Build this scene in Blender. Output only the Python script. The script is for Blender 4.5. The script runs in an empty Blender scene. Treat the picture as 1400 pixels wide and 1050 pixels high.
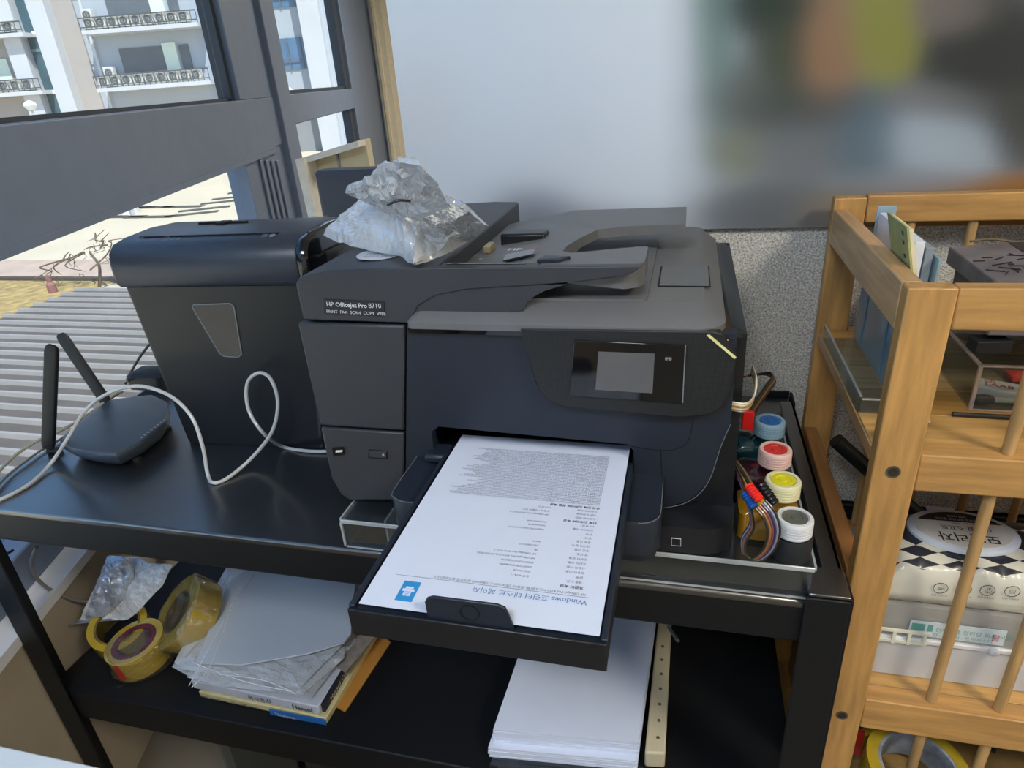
import bpy, bmesh, math, random
from mathutils import Vector, Matrix, noise
random.seed(7)
SC = bpy.context.scene
COL = SC.collection
H = 1.356                       # camera height above the floor (m)
# ------------------------------------------------------------------ camera
FPX = 900.7
R = Matrix(((0.96850301, 0.23957219, -0.06787556), (0.04258826, -0.42794959, -0.90279864), (-0.24533276, 0.8714725, -0.42467343)))
cd = bpy.data.cameras.new('camera'); cam = bpy.data.objects.new('camera', cd); COL.objects.link(cam)
cd.sensor_fit = 'HORIZONTAL'; cd.sensor_width = 36; cd.lens = FPX / 1400 * 36; cd.clip_start = .01; cd.clip_end = 500
rot = Matrix((R[0], -R[1], -R[2])).transposed()
cam.matrix_world = Matrix.Translation((0, 0, H)) @ rot.to_4x4()
SC.camera = cam
SC.view_settings.view_transform = 'Standard'; SC.view_settings.look = 'None'
SC.view_settings.gamma = 1; SC.view_settings.use_curve_mapping = False
SC.view_settings.exposure = 0.0
# ------------------------------------------------------------------ world, sun, room lamps, one of them added in the far room
w = bpy.data.worlds.new('sky'); SC.world = w; w.use_nodes = True
bg = w.node_tree.nodes['Background']
sky = w.node_tree.nodes.new('ShaderNodeTexSky'); sky.sky_type = 'HOSEK_WILKIE'
sky.sun_direction = Vector((.35, -.35, .87)).normalized(); sky.turbidity = 3; sky.ground_albedo = .5
w.node_tree.links.new(sky.outputs['Color'], bg.inputs['Color']); bg.inputs['Strength'].default_value = 6.5

def lamp(name, kind, loc, direction, energy, color=(1, 1, 1), size=None, size_y=None, angle=None):
    l = bpy.data.lights.new(name, kind); l.energy = energy; l.color = color
    if kind == 'AREA':
        l.shape = 'RECTANGLE'; l.size = size; l.size_y = size_y or size
    if angle: l.angle = angle
    o = bpy.data.objects.new(name, l); COL.objects.link(o); o.location = loc
    o.rotation_euler = Vector(direction).to_track_quat('-Z', 'Y').to_euler()
    return o
lamp('sun', 'SUN', (0, 0, 30), (-.42, .40, -.82), 6.5, (1, .96, .9), angle=math.radians(.6))
for lx, ly, e, lc_ in ((-.3, -.9, 30, (.86, .93, 1)), (1.5, -.5, 48, (1, .90, .74)), (1.2, 2.2, 55, (1, .95, .88)), (-1.0, 5.0, 60, (1, .96, .9))):  # last lamp added in the far room to brighten the trim and frames
    lamp('ceiling_and_added_lamp', 'AREA', (lx, ly, 2.55), (0, 0, -1), e, lc_, .6, .6)

# ------------------------------------------------------------------ pixel -> point helpers (1400x1050 frame)
def ray(x, y): return R.transposed() @ Vector(((x - 700) / FPX, (y - 525) / FPX, 1))
def Zp(x, y, z): r = ray(x, y); r = r * ((z - H) / r.z); r.z += H; return r
def Yp(x, y, Y): r = ray(x, y); r = r * (Y / r.y); r.z += H; return r
def Xp(x, y, X): r = ray(x, y); r = r * (X / r.x); r.z += H; return r
def Wp(x, y, d): r = ray(x, y); r = r * (-.7567 * d / (r.x + .3126 * r.y)); r.z += H; return r
def XZ(pts, Y): return [(Yp(a, b, Y).x, Yp(a, b, Y).z) for a, b in pts]
def XY(pts, z): return [(Zp(a, b, z).x, Zp(a, b, z).y) for a, b in pts]

# ------------------------------------------------------------------ materials
def lin(h):
    h = h.lstrip('#'); v = [int(h[i:i + 2], 16) / 255 for i in (0, 2, 4)]
    return tuple(((x / 12.92) if x <= .04045 else ((x + .055) / 1.055) ** 2.4) for x in v) + (1,)
MATS = {}
def mat(name, col, rough=.5, metal=0, var=.08, vscale=30, bump=0, bscale=200, spec=.5, coat=0, emit=0, stretch=None):
    if name in MATS: return MATS[name]
    m = bpy.data.materials.new(name); m.use_nodes = True; nt = m.node_tree; p = nt.nodes['Principled BSDF']
    c = lin(col) if isinstance(col, str) else tuple(col) + (1,)
    tc = nt.nodes.new('ShaderNodeTexCoord'); mp = nt.nodes.new('ShaderNodeMapping')
    if stretch: mp.inputs['Scale'].default_value = stretch
    nt.links.new(tc.outputs['Object'], mp.inputs['Vector'])
    n = nt.nodes.new('ShaderNodeTexNoise'); n.inputs['Scale'].default_value = vscale; n.inputs['Detail'].default_value = 3
    nt.links.new(mp.outputs['Vector'], n.inputs['Vector'])
    r = nt.nodes.new('ShaderNodeValToRGB'); r.color_ramp.elements[0].position = .3; r.color_ramp.elements[1].position = .7
    r.color_ramp.elements[0].color = tuple(x * (1 - var) for x in c[:3]) + (1,)
    r.color_ramp.elements[1].color = tuple(min(1, x * (1 + var)) for x in c[:3]) + (1,)
    nt.links.new(n.outputs['Fac'], r.inputs['Fac']); nt.links.new(r.outputs['Color'], p.inputs['Base Color'])
    p.inputs['Roughness'].default_value = rough; p.inputs['Metallic'].default_value = metal
    p.inputs['Specular IOR Level'].default_value = spec; p.inputs['Coat Weight'].default_value = coat
    p.inputs['Coat Roughness'].default_value = .08
    if emit:
        nt.links.new(r.outputs['Color'], p.inputs['Emission Color']); p.inputs['Emission Strength'].default_value = emit
    if bump:
        b = nt.nodes.new('ShaderNodeBump'); b.inputs['Strength'].default_value = bump; b.inputs['Distance'].default_value = .002
        n2 = nt.nodes.new('ShaderNodeTexNoise'); n2.inputs['Scale'].default_value = bscale; n2.inputs['Detail'].default_value = 2
        nt.links.new(tc.outputs['Object'], n2.inputs['Vector']); nt.links.new(n2.outputs['Fac'], b.inputs['Height'])
        nt.links.new(b.outputs['Normal'], p.inputs['Normal'])
    MATS[name] = m; return m

def film(name, col='#ffffff', diffuse=.15, gloss=.25, rough=.12, bump=0, bscale=60, tint='#ffffff', fm=.6):
    """clear plastic film or acrylic sheet: transparent, a little milky, glossy"""
    if name in MATS: return MATS[name]
    m = bpy.data.materials.new(name); m.use_nodes = True; nt = m.node_tree; nt.nodes.clear()
    out = nt.nodes.new('ShaderNodeOutputMaterial')
    tr = nt.nodes.new('ShaderNodeBsdfTransparent'); tr.inputs['Color'].default_value = lin(tint)
    df = nt.nodes.new('ShaderNodeBsdfDiffuse'); df.inputs['Color'].default_value = lin(col)
    gl = nt.nodes.new('ShaderNodeBsdfGlossy'); gl.inputs['Roughness'].default_value = rough
    lw = nt.nodes.new('ShaderNodeLayerWeight'); lw.inputs['Blend'].default_value = .35
    a = nt.nodes.new('ShaderNodeMixShader'); a.inputs['Fac'].default_value = diffuse
    nt.links.new(tr.outputs[0], a.inputs[1]); nt.links.new(df.outputs[0], a.inputs[2])
    ml = nt.nodes.new('ShaderNodeMath'); ml.operation = 'MULTIPLY_ADD'; ml.inputs[1].default_value = fm; ml.inputs[2].default_value = gloss * .4
    nt.links.new(lw.outputs['Fresnel'], ml.inputs[0])
    b = nt.nodes.new('ShaderNodeMixShader'); nt.links.new(ml.outputs[0], b.inputs['Fac'])
    nt.links.new(a.outputs[0], b.inputs[1]); nt.links.new(gl.outputs[0], b.inputs[2])
    if bump:
        tc = nt.nodes.new('ShaderNodeTexCoord'); n = nt.nodes.new('ShaderNodeTexNoise'); n.inputs['Scale'].default_value = bscale
        n.inputs['Detail'].default_value = 4
        bp = nt.nodes.new('ShaderNodeBump'); bp.inputs['Strength'].default_value = bump; bp.inputs['Distance'].default_value = .01
        nt.links.new(tc.outputs['Object'], n.inputs['Vector']); nt.links.new(n.outputs['Fac'], bp.inputs['Height'])
        nt.links.new(bp.outputs['Normal'], gl.inputs['Normal']); nt.links.new(bp.outputs['Normal'], df.inputs['Normal'])
    nt.links.new(b.outputs[0], out.inputs['Surface']); MATS[name] = m; return m

def wood(name, col, axis, dark=.72):
    if name in MATS: return MATS[name]
    s = [9, 9, 9]; s[axis] = .9
    m = mat(name, col, rough=.45, var=.22, vscale=11, stretch=tuple(s), bump=.15, bscale=160, coat=.15)
    return m

# ------------------------------------------------------------------ mesh helpers
def BM(): return bmesh.new()
def box(bm, x0, x1, y0, y1, z0, z1, M=None):
    r = bmesh.ops.create_cube(bm, size=1)['verts']
    mt = Matrix.Translation(((x0 + x1) / 2, (y0 + y1) / 2, (z0 + z1) / 2)) @ Matrix.Diagonal((abs(x1 - x0), abs(y1 - y0), abs(z1 - z0), 1))
    if M: mt = M @ mt
    bmesh.ops.transform(bm, matrix=mt, verts=r); return bm
def prism(bm, poly, axis, a, b, M=None, fa=None, fb=None):
    """extrude a 2D polygon along axis 0/1/2 from a to b (fa, fb: per-vertex override functions)"""
    def P(u, v, t): return {0: (t, u, v), 1: (u, t, v), 2: (u, v, t)}[axis]
    va = [bm.verts.new(P(u, v, fa(u, v) if fa else a)) for u, v in poly]
    vb = [bm.verts.new(P(u, v, fb(u, v) if fb else b)) for u, v in poly]
    if M:
        for q in va + vb: q.co = M @ q.co
    n = len(poly); fs = []
    for i in range(n): fs.append(bm.faces.new((va[i], va[(i + 1) % n], vb[(i + 1) % n], vb[i])))
    fs.append(bm.faces.new(va)); fs.append(bm.faces.new(vb[::-1]))
    bmesh.ops.recalc_face_normals(bm, faces=fs)
    if n > 4: bmesh.ops.triangulate(bm, faces=[fs[-1], fs[-2]])
    return bm
def loft(bm, rings, closed=True):
    vs = [[bm.verts.new(p) for p in r] for r in rings]; n = len(rings[0]); fs = []
    for i in range(len(vs) - 1):
        for j in range(n): fs.append(bm.faces.new((vs[i][j], vs[i][(j + 1) % n], vs[i + 1][(j + 1) % n], vs[i + 1][j])))
    if closed: fs.append(bm.faces.new(vs[0])); fs.append(bm.faces.new(vs[-1][::-1]))
    bmesh.ops.recalc_face_normals(bm, faces=fs); return bm
def rrect(x0, x1, y0, y1, r, z, n=5, corners=(1, 1, 1, 1)):
    pts = []
    for k, (cx, cy, a0) in enumerate(((x1, y0, -90), (x1, y1, 0), (x0, y1, 90), (x0, y0, 180))):
        rr = r * corners[k]; sx = -1 if cx == x1 else 1; sy = 1 if cy == y0 else -1
        for i in range(n + 1):
            a = math.radians(a0 + 90 * i / n)
            pts.append((cx + sx * rr + rr * math.cos(a), cy + sy * rr + rr * math.sin(a), z))
    return pts
def smooth_path(pts, k=6):
    P = [Vector(p) for p in pts]
    if len(P) < 3: return P
    out = []
    for i in range(len(P) - 1):
        p0 = P[max(i - 1, 0)]; p1 = P[i]; p2 = P[i + 1]; p3 = P[min(i + 2, len(P) - 1)]
        for j in range(k):
            t = j / k
            out.append(.5 * ((2 * p1) + (p2 - p0) * t + (2 * p0 - 5 * p1 + 4 * p2 - p3) * t * t + (3 * p1 - p0 - 3 * p2 + p3) * t ** 3))
    out.append(P[-1]); return out
def tube(bm, pts, r, n=8, smooth=True, k=6, r1=None):
    P = smooth_path(pts, k) if smooth else [Vector(p) for p in pts]
    rings = []; up = None
    for i, p in enumerate(P):
        d = (P[min(i + 1, len(P) - 1)] - P[max(i - 1, 0)]).normalized()
        if up is None: up = d.orthogonal().normalized()
        else:
            up = (up - d * up.dot(d)); up = up.normalized() if up.length > 1e-6 else d.orthogonal().normalized()
        s = d.cross(up); rr = r if r1 is None else r + (r1 - r) * i / max(1, len(P) - 1)
        rings.append([p + rr * (math.cos(2 * math.pi * j / n) * up + math.sin(2 * math.pi * j / n) * s) for j in range(n)])
    return loft(bm, rings)
def lathe(bm, prof, c, n=32, axis=None):
    """prof: (r, h) list; c: base centre"""
    rings = [[(r * math.cos(2 * math.pi * j / n), r * math.sin(2 * math.pi * j / n), h) for j in range(n)] for r, h in prof]
    M = Matrix.Translation(c)
    if axis is not None: M = M @ Vector(axis).to_track_quat('Z', 'Y').to_matrix().to_4x4()
    return loft(bm, [[M @ Vector(p) for p in rg] for rg in rings])
def ring(bm, ro, ri, h, c, n=40, axis=None):
    """hollow cylinder (tape roll)"""
    M = Matrix.Translation(c)
    if axis is not None: M = M @ Vector(axis).to_track_quat('Z', 'Y').to_matrix().to_4x4()
    prof = ((ro, 0), (ro, h), (ri, h), (ri, 0))
    vs = [[bm.verts.new(M @ Vector((r * math.cos(2 * math.pi * j / n), r * math.sin(2 * math.pi * j / n), z))) for r, z in prof] for j in range(n)]
    fs = []
    for j in range(n):
        for k in range(4): fs.append(bm.faces.new((vs[j][k], vs[(j + 1) % n][k], vs[(j + 1) % n][(k + 1) % 4], vs[j][(k + 1) % 4])))
    bmesh.ops.recalc_face_normals(bm, faces=fs); return bm
def text(bm, s, size, M, align='LEFT', sp=1.0, ext=0, bold=0):
    c = bpy.data.curves.new('t', 'FONT'); c.body = s; c.size = size; c.align_x = align; c.space_line = sp; c.extrude = ext; c.resolution_u = 2
    if bold: c.offset = bold
    o = bpy.data.objects.new('t', c); COL.objects.link(o); bpy.context.view_layer.update()
    me = o.evaluated_get(bpy.context.evaluated_depsgraph_get()).to_mesh()
    n = len(bm.verts); bm.from_mesh(me); bm.verts.ensure_lookup_table()
    for v in bm.verts[n:]: v.co = M @ v.co
    o.evaluated_get(bpy.context.evaluated_depsgraph_get()).to_mesh_clear()
    bpy.data.objects.remove(o); bpy.data.curves.remove(c); return bm
def frame(o, ux, uy):
    """matrix: local x -> ux, local y -> uy, origin o"""
    ux = Vector(ux).normalized(); uy = Vector(uy); uz = ux.cross(uy).normalized(); uy = uz.cross(ux)
    m = Matrix((ux, uy, uz)).transposed().to_4x4(); m.translation = o; return m

ORG = {}
def org(o):
    v = Vector((0, 0, 0))
    while o is not None: v += ORG.get(o.name, Vector((0, 0, 0))); o = o.parent
    return v
def obj(name, bm, m, parent=None, bev=0, seg=2, smooth=False, label=None, auto=True, kind=None):
    me = bpy.data.meshes.new(name)
    off = org(parent) if parent else None
    if parent is None:
        xs = [v.co for v in bm.verts]
        off = Vector(((min(v.x for v in xs) + max(v.x for v in xs)) / 2, (min(v.y for v in xs) + max(v.y for v in xs)) / 2, min(v.z for v in xs)))
    for v in bm.verts: v.co -= off
    bm.to_mesh(me); bm.free()
    o = bpy.data.objects.new(name, me); COL.objects.link(o)
    if parent: o.parent = parent; ORG[o.name] = Vector((0, 0, 0))
    else: o.location = off; ORG[o.name] = off
    if m: me.materials.append(m)
    if smooth:
        for p in me.polygons: p.use_smooth = True
        try: me.set_sharp_from_angle(angle=math.radians(40))
        except Exception: pass
    if bev:
        b = o.modifiers.new('bevel', 'BEVEL'); b.width = bev; b.segments = seg; b.limit_method = 'ANGLE'; b.angle_limit = math.radians(35)
        b.harden_normals = False
        for p in me.polygons: p.use_smooth = True
        try: me.set_sharp_from_angle(angle=math.radians(50))
        except Exception: pass
    if label: o['label'] = label
    if kind: o['kind'] = kind
    return o
def tag(o, label, cat, group=None, kind=None):
    o['label'] = label; o['category'] = cat
    if group: o['group'] = group
    if kind: o['kind'] = kind
    return o
def thing(name, label, cat, loc, group=None):
    o = bpy.data.objects.new(name, None); COL.objects.link(o); o.location = loc; o.empty_display_size = .05
    ORG[o.name] = Vector(loc); return tag(o, label, cat, group)
def struct(name, bm=None, m=None, parent=None, loc=None, **k):
    if bm is None:
        o = bpy.data.objects.new(name, None); COL.objects.link(o); o.location = loc; ORG[o.name] = Vector(loc)
    else: o = obj(name, bm, m, parent, **k)
    if parent is None: o['kind'] = 'structure'
    return o
def dup(root, loc, label=None, group=None):
    r = root.copy(); COL.objects.link(r); r.location = loc
    if label: r['label'] = label
    if group: r['group'] = group
    for ch in list(root.children):
        c = ch.copy(); COL.objects.link(c); c.parent = r
        for g in ch.children:
            d = g.copy(); COL.objects.link(d); d.parent = c
    return r
def crumple(bm, amp, scale, seed=0, verts=None):
    for v in (verts or bm.verts):
        p = v.co * scale + Vector((seed * 7.3, seed * 3.1, seed))
        n = noise.noise_vector(p) + .6 * noise.noise_vector(p * 2.3) + .35 * noise.noise_vector(p * 5.1)
        v.co += Vector((n.x, n.y, n.z)) * amp

# =================================================================== ROOM SHELL
def wallx(d, y): return -.7567 * d - .3126 * y
def wbar(bm, y0, y1, d0, d1, z0, z1):
    return prism(bm, [(wallx(d0, y0), y0), (wallx(d0, y1), y1), (wallx(d1, y1), y1), (wallx(d1, y0), y0)], 2, z0, z1)
YB, YE = -2.3, 6.95
m_wall = mat('painted_wall', '#cfc8ba', .8, var=.05, vscale=6, bump=.15, bscale=300)
m_beige = mat('beige_wall', '#a89d8b', .8, var=.05, vscale=8, bump=.2, bscale=260)
m_ceil = mat('ceiling_paint', '#dcdad4', .9)
m_floor = mat('floor_vinyl', '#756e62', .5, var=.12, vscale=5)
m_frame = mat('slate_window_metal', '#6f7d93', .45, var=.04, vscale=12)
m_gasket = mat('gasket', '#343a42', .6)
bm = BM(); prism(bm, [(wallx(1.4, YB), YB), (3.2, YB), (3.2, YE), (wallx(1.4, YE), YE)], 2, -.05, 0); struct('floor', bm, m_floor)
bm = BM(); prism(bm, [(wallx(1.5, YB), YB), (3.2, YB), (3.2, YE), (wallx(1.5, YE), YE)], 2, 2.6, 2.7); struct('ceiling', bm, m_ceil)
bm = BM(); box(bm, 3.2, 3.3, YB, YE, 0, 2.6); struct('wall_right', bm, m_wall)
bm = BM(); box(bm, wallx(1.5, YB), 3.3, YB - .1, YB, 0, 2.6); struct('wall_front', bm, m_wall)
bm = BM(); box(bm, wallx(1.25, YE) - .1, 3.3, YE, YE + .1, 0, 2.6); struct('wall_back', bm, m_wall)
bm = BM(); wbar(bm, YB, YE, 1.22, 1.44, 0, .505); struct('wall_left', bm, m_beige)
bm = BM(); wbar(bm, YB, YE, 1.205, 1.44, .505, .526); struct('trim_1', bm, mat('white_sill_board', '#d9dade', .45, var=.03))
bm = BM(); wbar(bm, YB, YE, 1.28, 1.44, 2.42, 2.6); struct('trim_2', bm, m_frame)
win = struct('window_1', loc=(wallx(1.28, 2), 2, .526))
bm = BM(); wbar(bm, YB, 3.03, 1.28, 1.42, 1.125, 1.335); struct('transom', bm, m_frame, win, bev=.004)
bm = BM(); wbar(bm, 3.25, 5.25, 1.28, 1.42, 1.195, 1.34); struct('transom', bm, m_frame, win, bev=.004)
bm = BM(); wbar(bm, YB, 6.2, 1.28, 1.42, .526, .60); struct('bottom_rail', bm, m_frame, win, bev=.004)
bm = BM(); wbar(bm, 3.03, 3.25, 1.245, 1.43, .526, 2.42); struct('mullion', bm, m_frame, win, bev=.005)
bm = BM(); wbar(bm, -.95, -.7, 1.245, 1.43, .526, 2.42); struct('mullion', bm, m_frame, win, bev=.005)
bm = BM(); wbar(bm, 2.56, 3.03, 1.285, 1.42, 1.335, 2.42); struct('stile', bm, m_frame, win, bev=.003)
bm = BM(); wbar(bm, 2.46, 3.03, 1.292, 1.42, .60, 1.125); struct('stile', bm, m_frame, win, bev=.003)
for k, yy in enumerate((2.62, 2.70, 2.78, 2.86)):
    bm = BM(); wbar(bm, yy, yy + .035, 1.275, 1.292, .60, 1.095 - .01 * k); struct('sash_ridge', bm, m_frame, win, bev=.003)
for k, zz in enumerate((1.10, 1.118)):
    bm = BM(); wbar(bm, -.7, 2.90, 1.272 + .006 * k, 1.30, zz, zz + .019); struct('sash_ridge', bm, m_frame, win)
bm = BM(); wbar(bm, 5.25, 6.9, 1.28, 1.42, .526, 2.42); struct('stile', bm, m_frame, win, bev=.004)
bm = BM(); wbar(bm, 2.525, 2.565, 1.32, 1.40, 1.335, 2.42); wbar(bm, -.7, 2.56, 1.335, 1.40, 1.325, 1.346)
wbar(bm, 5.10, 5.255, 1.31, 1.40, .60, 2.42); wbar(bm, 3.25, 5.2, 1.325, 1.40, 1.335, 1.36); struct('gasket', bm, m_gasket, win)
m_glass = film('window_glass', '#dfe8ee', .008, .02, .01, tint='#f6fafb', fm=.10)
for y0, y1, z0, z1 in ((-.7, 2.52, 1.335, 2.42), (-.7, 2.47, .60, 1.125), (3.25, 5.2, 1.34, 2.42), (3.25, 5.2, .60, 1.195), (YB, -.95, .6, 1.125), (YB, -.95, 1.335, 2.42)):
    bm = BM(); wbar(bm, y0, y1, 1.36, 1.366, z0, z1); struct('pane', bm, m_glass, win)
# cream trim strip where the window wall meets the far wall
m_cream = mat('cream_trim', '#e6dabd', .6, var=.06)
bm = BM()
x0 = Yp(509, 0, 6.9).x; x1 = Yp(525, 0, 6.9).x
box(bm, x0, x1, 6.80, 6.94, 0, 2.6); box(bm, x0 + .03, x0 + .06, 6.78, 6.80, 0, 2.6); struct('trim_3', bm, m_cream)

# ------------------------------------------------------------------ OUTSIDE
FW = Vector((-.2710, .9626, 0)).normalized(); RT = Vector((FW.y, -FW.x, 0)); DF = 34.0
def F(x, y, off=0):
    r = ray(x, y); r = r * ((DF - off) / r.dot(FW)); return r.dot(RT), r.z + H
def f3(s, t, z): return RT * s + FW * (DF - t) + Vector((0, 0, z))
def fbox(bm, s0, s1, t0, t1, z0, z1):
    n0 = len(bm.verts); box(bm, s0, s1, t0, t1, z0, z1); bm.verts.ensure_lookup_table()
    for v in bm.verts[n0:]: v.co = f3(v.co.x, v.co.y, v.co.z)
    return bm
GZ = -1.35
m_plaza = mat('pale_plaza', '#cdbfa6', .85, var=.05, vscale=.6)
bm = BM(); box(bm, -70, 40, -10, 60, GZ - .2, GZ); struct('floor_plaza', bm, m_plaza)
bm = BM(); box(bm, -16, -9.3, 4.2, 8.75, GZ, GZ + .03)
tag(obj('lawn', bm, mat('dry_grass', '#a8905c', .9, var=.35, vscale=7, bump=.6, bscale=30)), 'dry yellowed grass patch outside below the window', 'grass', kind='stuff')
bm = BM(); box(bm, -18, -7.6, 8.75, 8.85, GZ, GZ + .08); tag(obj('kerb', bm, mat('dark_kerb', '#4d443c', .8)), 'thin dark kerb between dry grass and pinkish paving', 'kerb')
bm = BM(); box(bm, -20, -8.4, 8.85, 10.2, GZ, GZ + .015); tag(obj('brick_path', bm, mat('pink_paving', '#bba493', .85, var=.12, vscale=2.5)), 'faded pinkish paved strip beyond the grass', 'paving')
# ribbed metal roof just below the window
m_rib = mat('roof_grey', '#5e5752', .6, var=.12, vscale=3); m_rib2 = mat('roof_light', '#9a9590', .4, var=.06, vscale=4)
rf = thing('ribbed_roof', 'low grey corrugated canopy roof with pale ribs just outside the lower pane', 'roof', (-5.5, 4, GZ))
bm = BM(); box(bm, -9.2, -2.35, .2, 8.1, GZ, -1.235); obj('roof_deck', bm, m_rib, rf)
yy = .35; first = None
while yy < 8.0:
    if first is None:
        bm = BM(); prism(bm, [(0, 0), (.012, .045), (.045, .045), (.057, 0)], 0, -9.2, -2.4)
        first = obj('roof_rib', bm, m_rib2, rf); first.location = Vector((0, yy, -1.235)) - org(rf) + Vector((0, 0, 0))
        for v in first.data.vertices: v.co += org(rf)
    else:
        c = first.copy(); COL.objects.link(c); c.location.y += yy - .35
    yy += .245
# dashes, cone, bare tree on the plaza
DL = ['%s dark slot from the left in the nearer straight row on the plaza' % o_ for o_ in ('first', 'second', 'third', 'fourth')] + ['%s dark slot from the left in the farther straight row on the plaza' % o_ for o_ in ('first', 'second', 'third', 'fourth')] + \
     ['%s dark slot from the left in the slanting row on the plaza' % o_ for o_ in ('first', 'second', 'third', 'fourth')] + ['lone dark slot nearest the window transom at the left of the plaza', 'last dark slot of the slanting row, beside the window stile']
m_dash = mat('dark_slot', '#4b4a44', .8)
for i, (px, py, L, a) in enumerate(((100, 298, 1.3, 0), (140, 297, 1.5, 0), (166, 297, 1.5, 0), (205, 297, 1.5, 0), (150, 284, 1.3, 0), (188, 284, 1.3, 0), (211, 284, 1.3, 0), (250, 283, 1.3, 0), (262, 293, 1.3, .5), (280, 286, 1.3, .5), (308, 276, 1.3, .5), (322, 270, 1.3, .5), (91, 311, 1.2, .3), (340, 262, 1.2, .5))):
    p = Zp(px, py, GZ)
    bm = BM(); M = Matrix.Translation(p) @ Matrix.Rotation(a - .02, 4, 'Z'); box(bm, -L / 2, L / 2, -.12, .12, 0, .02, M)
    tag(obj('drain_slot', bm, m_dash), DL[i], 'drain', 'dark slots in the plaza paving')
p = Zp(177, 291, GZ); bm = BM(); lathe(bm, ((.32, 0), (.28, .06), (.14, .3), (.10, .9), (.0, .92)), p, 14)
tag(obj('bollard', bm, mat('pale_bollard', '#b9b2ab', .6)), 'small pale bollard standing among the dark slots on the plaza', 'bollard')
m_bark = mat('bark', '#6a5a4c', .9)
tr = thing('bare_tree', 'small leafless tree with arching thin branches outside beside the shredder', 'tree', Zp(136, 395, GZ))
b0 = Zp(136, 395, GZ); YT = b0.y
def tp(x, y): return Yp(x, y, YT)
bm = BM(); tube(bm, [b0, tp(136, 365), tp(128, 352), tp(122, 344)], .026, 6, r1=.016); obj('trunk', bm, m_bark, tr)
rnd = random.Random(3)
for pts in (((122, 344), (112, 345), (100, 352), (84, 356), (70, 366), (60, 378)), ((110, 347), (104, 358), (108, 374)), ((95, 353), (82, 362), (78, 378)), ((122, 344), (128, 334), (138, 328), (142, 320)),
            ((136, 365), (142, 350), (144, 336), (152, 328), (166, 327)), ((128, 334), (134, 326), (130, 318)), ((84, 356), (72, 360), (66, 372), (58, 376)), ((144, 336), (136, 334), (126, 338)), ((100, 352), (96, 347), (100, 343))):
    bm = BM(); tube(bm, [tp(x, y) + Vector((0, rnd.uniform(-.25, .25), 0)) for x, y in pts], .014, 5, k=4, r1=.005); obj('branch', bm, m_bark, tr)
    for q in range(3):
        i = rnd.randrange(1, len(pts)); x, y = pts[i]
        bm = BM(); tube(bm, [tp(x, y), tp(x + rnd.uniform(-8, 8), y + rnd.uniform(2, 10)), tp(x + rnd.uniform(-12, 12), y + rnd.uniform(8, 18))], .006, 4, k=3, r1=.003); obj('twig', bm, m_bark, tr)
p = Zp(74, 402, GZ); bm = BM(); lathe(bm, ((.07, 0), (.07, .16), (.04, .2), (.04, .3), (0, .33)), p, 10)
tag(obj('hydrant', bm, mat('dusty_red', '#8c5f5c', .7)), 'small dusty red post standing on the dry grass', 'hydrant')

# building across the plaza
m_fac = mat('white_cladding', '#a6acb4', .7, var=.03, vscale=.5)
m_fac2 = mat('beige_cladding', '#a59d98', .75, var=.04, vscale=.5)
m_pil = mat('pale_stone_pillar', '#bfc0c3', .7, var=.03, vscale=.8)
m_dkgl = mat('dark_glazing', '#40484f', .25, var=.15, vscale=2)
m_dkgr = mat('grey_shutter', '#5d646b', .6, var=.08, vscale=2)
m_blgl = mat('blue_glazing', '#52708f', .15, var=.15, vscale=1)
m_teal = mat('teal_glazing', '#3f5a66', .15, var=.2, vscale=1)
m_joint = mat('joint_line', '#9a9a9a', .8)
bd = thing('apartment_building', 'pale apartment building with balconies seen across the plaza through the window', 'building', f3(-12, 0, GZ))

s0 = -44; s1 = 30; BT = 10.5
bm = BM(); fbox(bm, s0, s1, -6, 0, GZ, BT); obj('wall', bm, m_fac, bd)
def fr(px0, py0, px1, py1, off=0):
    a = F(px0, py0, off); b = F(px1, py1, off); return min(a[0], b[0]), max(a[0], b[0]), min(a[1], b[1]), max(a[1], b[1])
def mid(px0, px1, y): return F(px0, y)[0], F(px1, y)[0]
# left beige recess wall, pillars and glass strip: vertical bands taken at the height of y=85
a = mid(88, 112, 85); bm = BM(); fbox(bm, a[0], a[1] + .4, 0, .10, GZ, BT); obj('beige_panel', bm, m_fac2, bd)
a = F(-400, 100)[0], F(20, 60)[0]; bm = BM(); fbox(bm, a[0], a[1], 0, .15, GZ, BT); obj('side_wall', bm, m_fac2, bd)
for px in (40, 85):
    a = F(px, 85)[0]; bm = BM(); fbox(bm, a - .38, a + .38, 0, .7, GZ, BT); obj('pillar', bm, m_pil, bd, bev=.02)
a = F(52, 85)[0], F(76, 85)[0]; bm = BM(); fbox(bm, a[0], a[1], 0, .2, GZ + 1.2, BT - .4); obj('stair_glazing', bm, m_teal, bd)
for z in (.6, 3.7, 6.8): bm = BM(); fbox(bm, a[0], a[1], .2, .26, z, z + .12); obj('mullion', bm, mat('teal_frame', '#5f7f86', .5), bd)
m_tube = mat('lit_fluorescent', '#f4fff4', .5, emit=3)
for px, py in ((56, 45), (80, 125)):
    q = F(px, py); bm = BM(); fbox(bm, q[0] - .22, q[0] + .22, .2, .27, q[1] - .06, q[1] + .06); obj('lit_lamp', bm, m_tube, bd)
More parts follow.
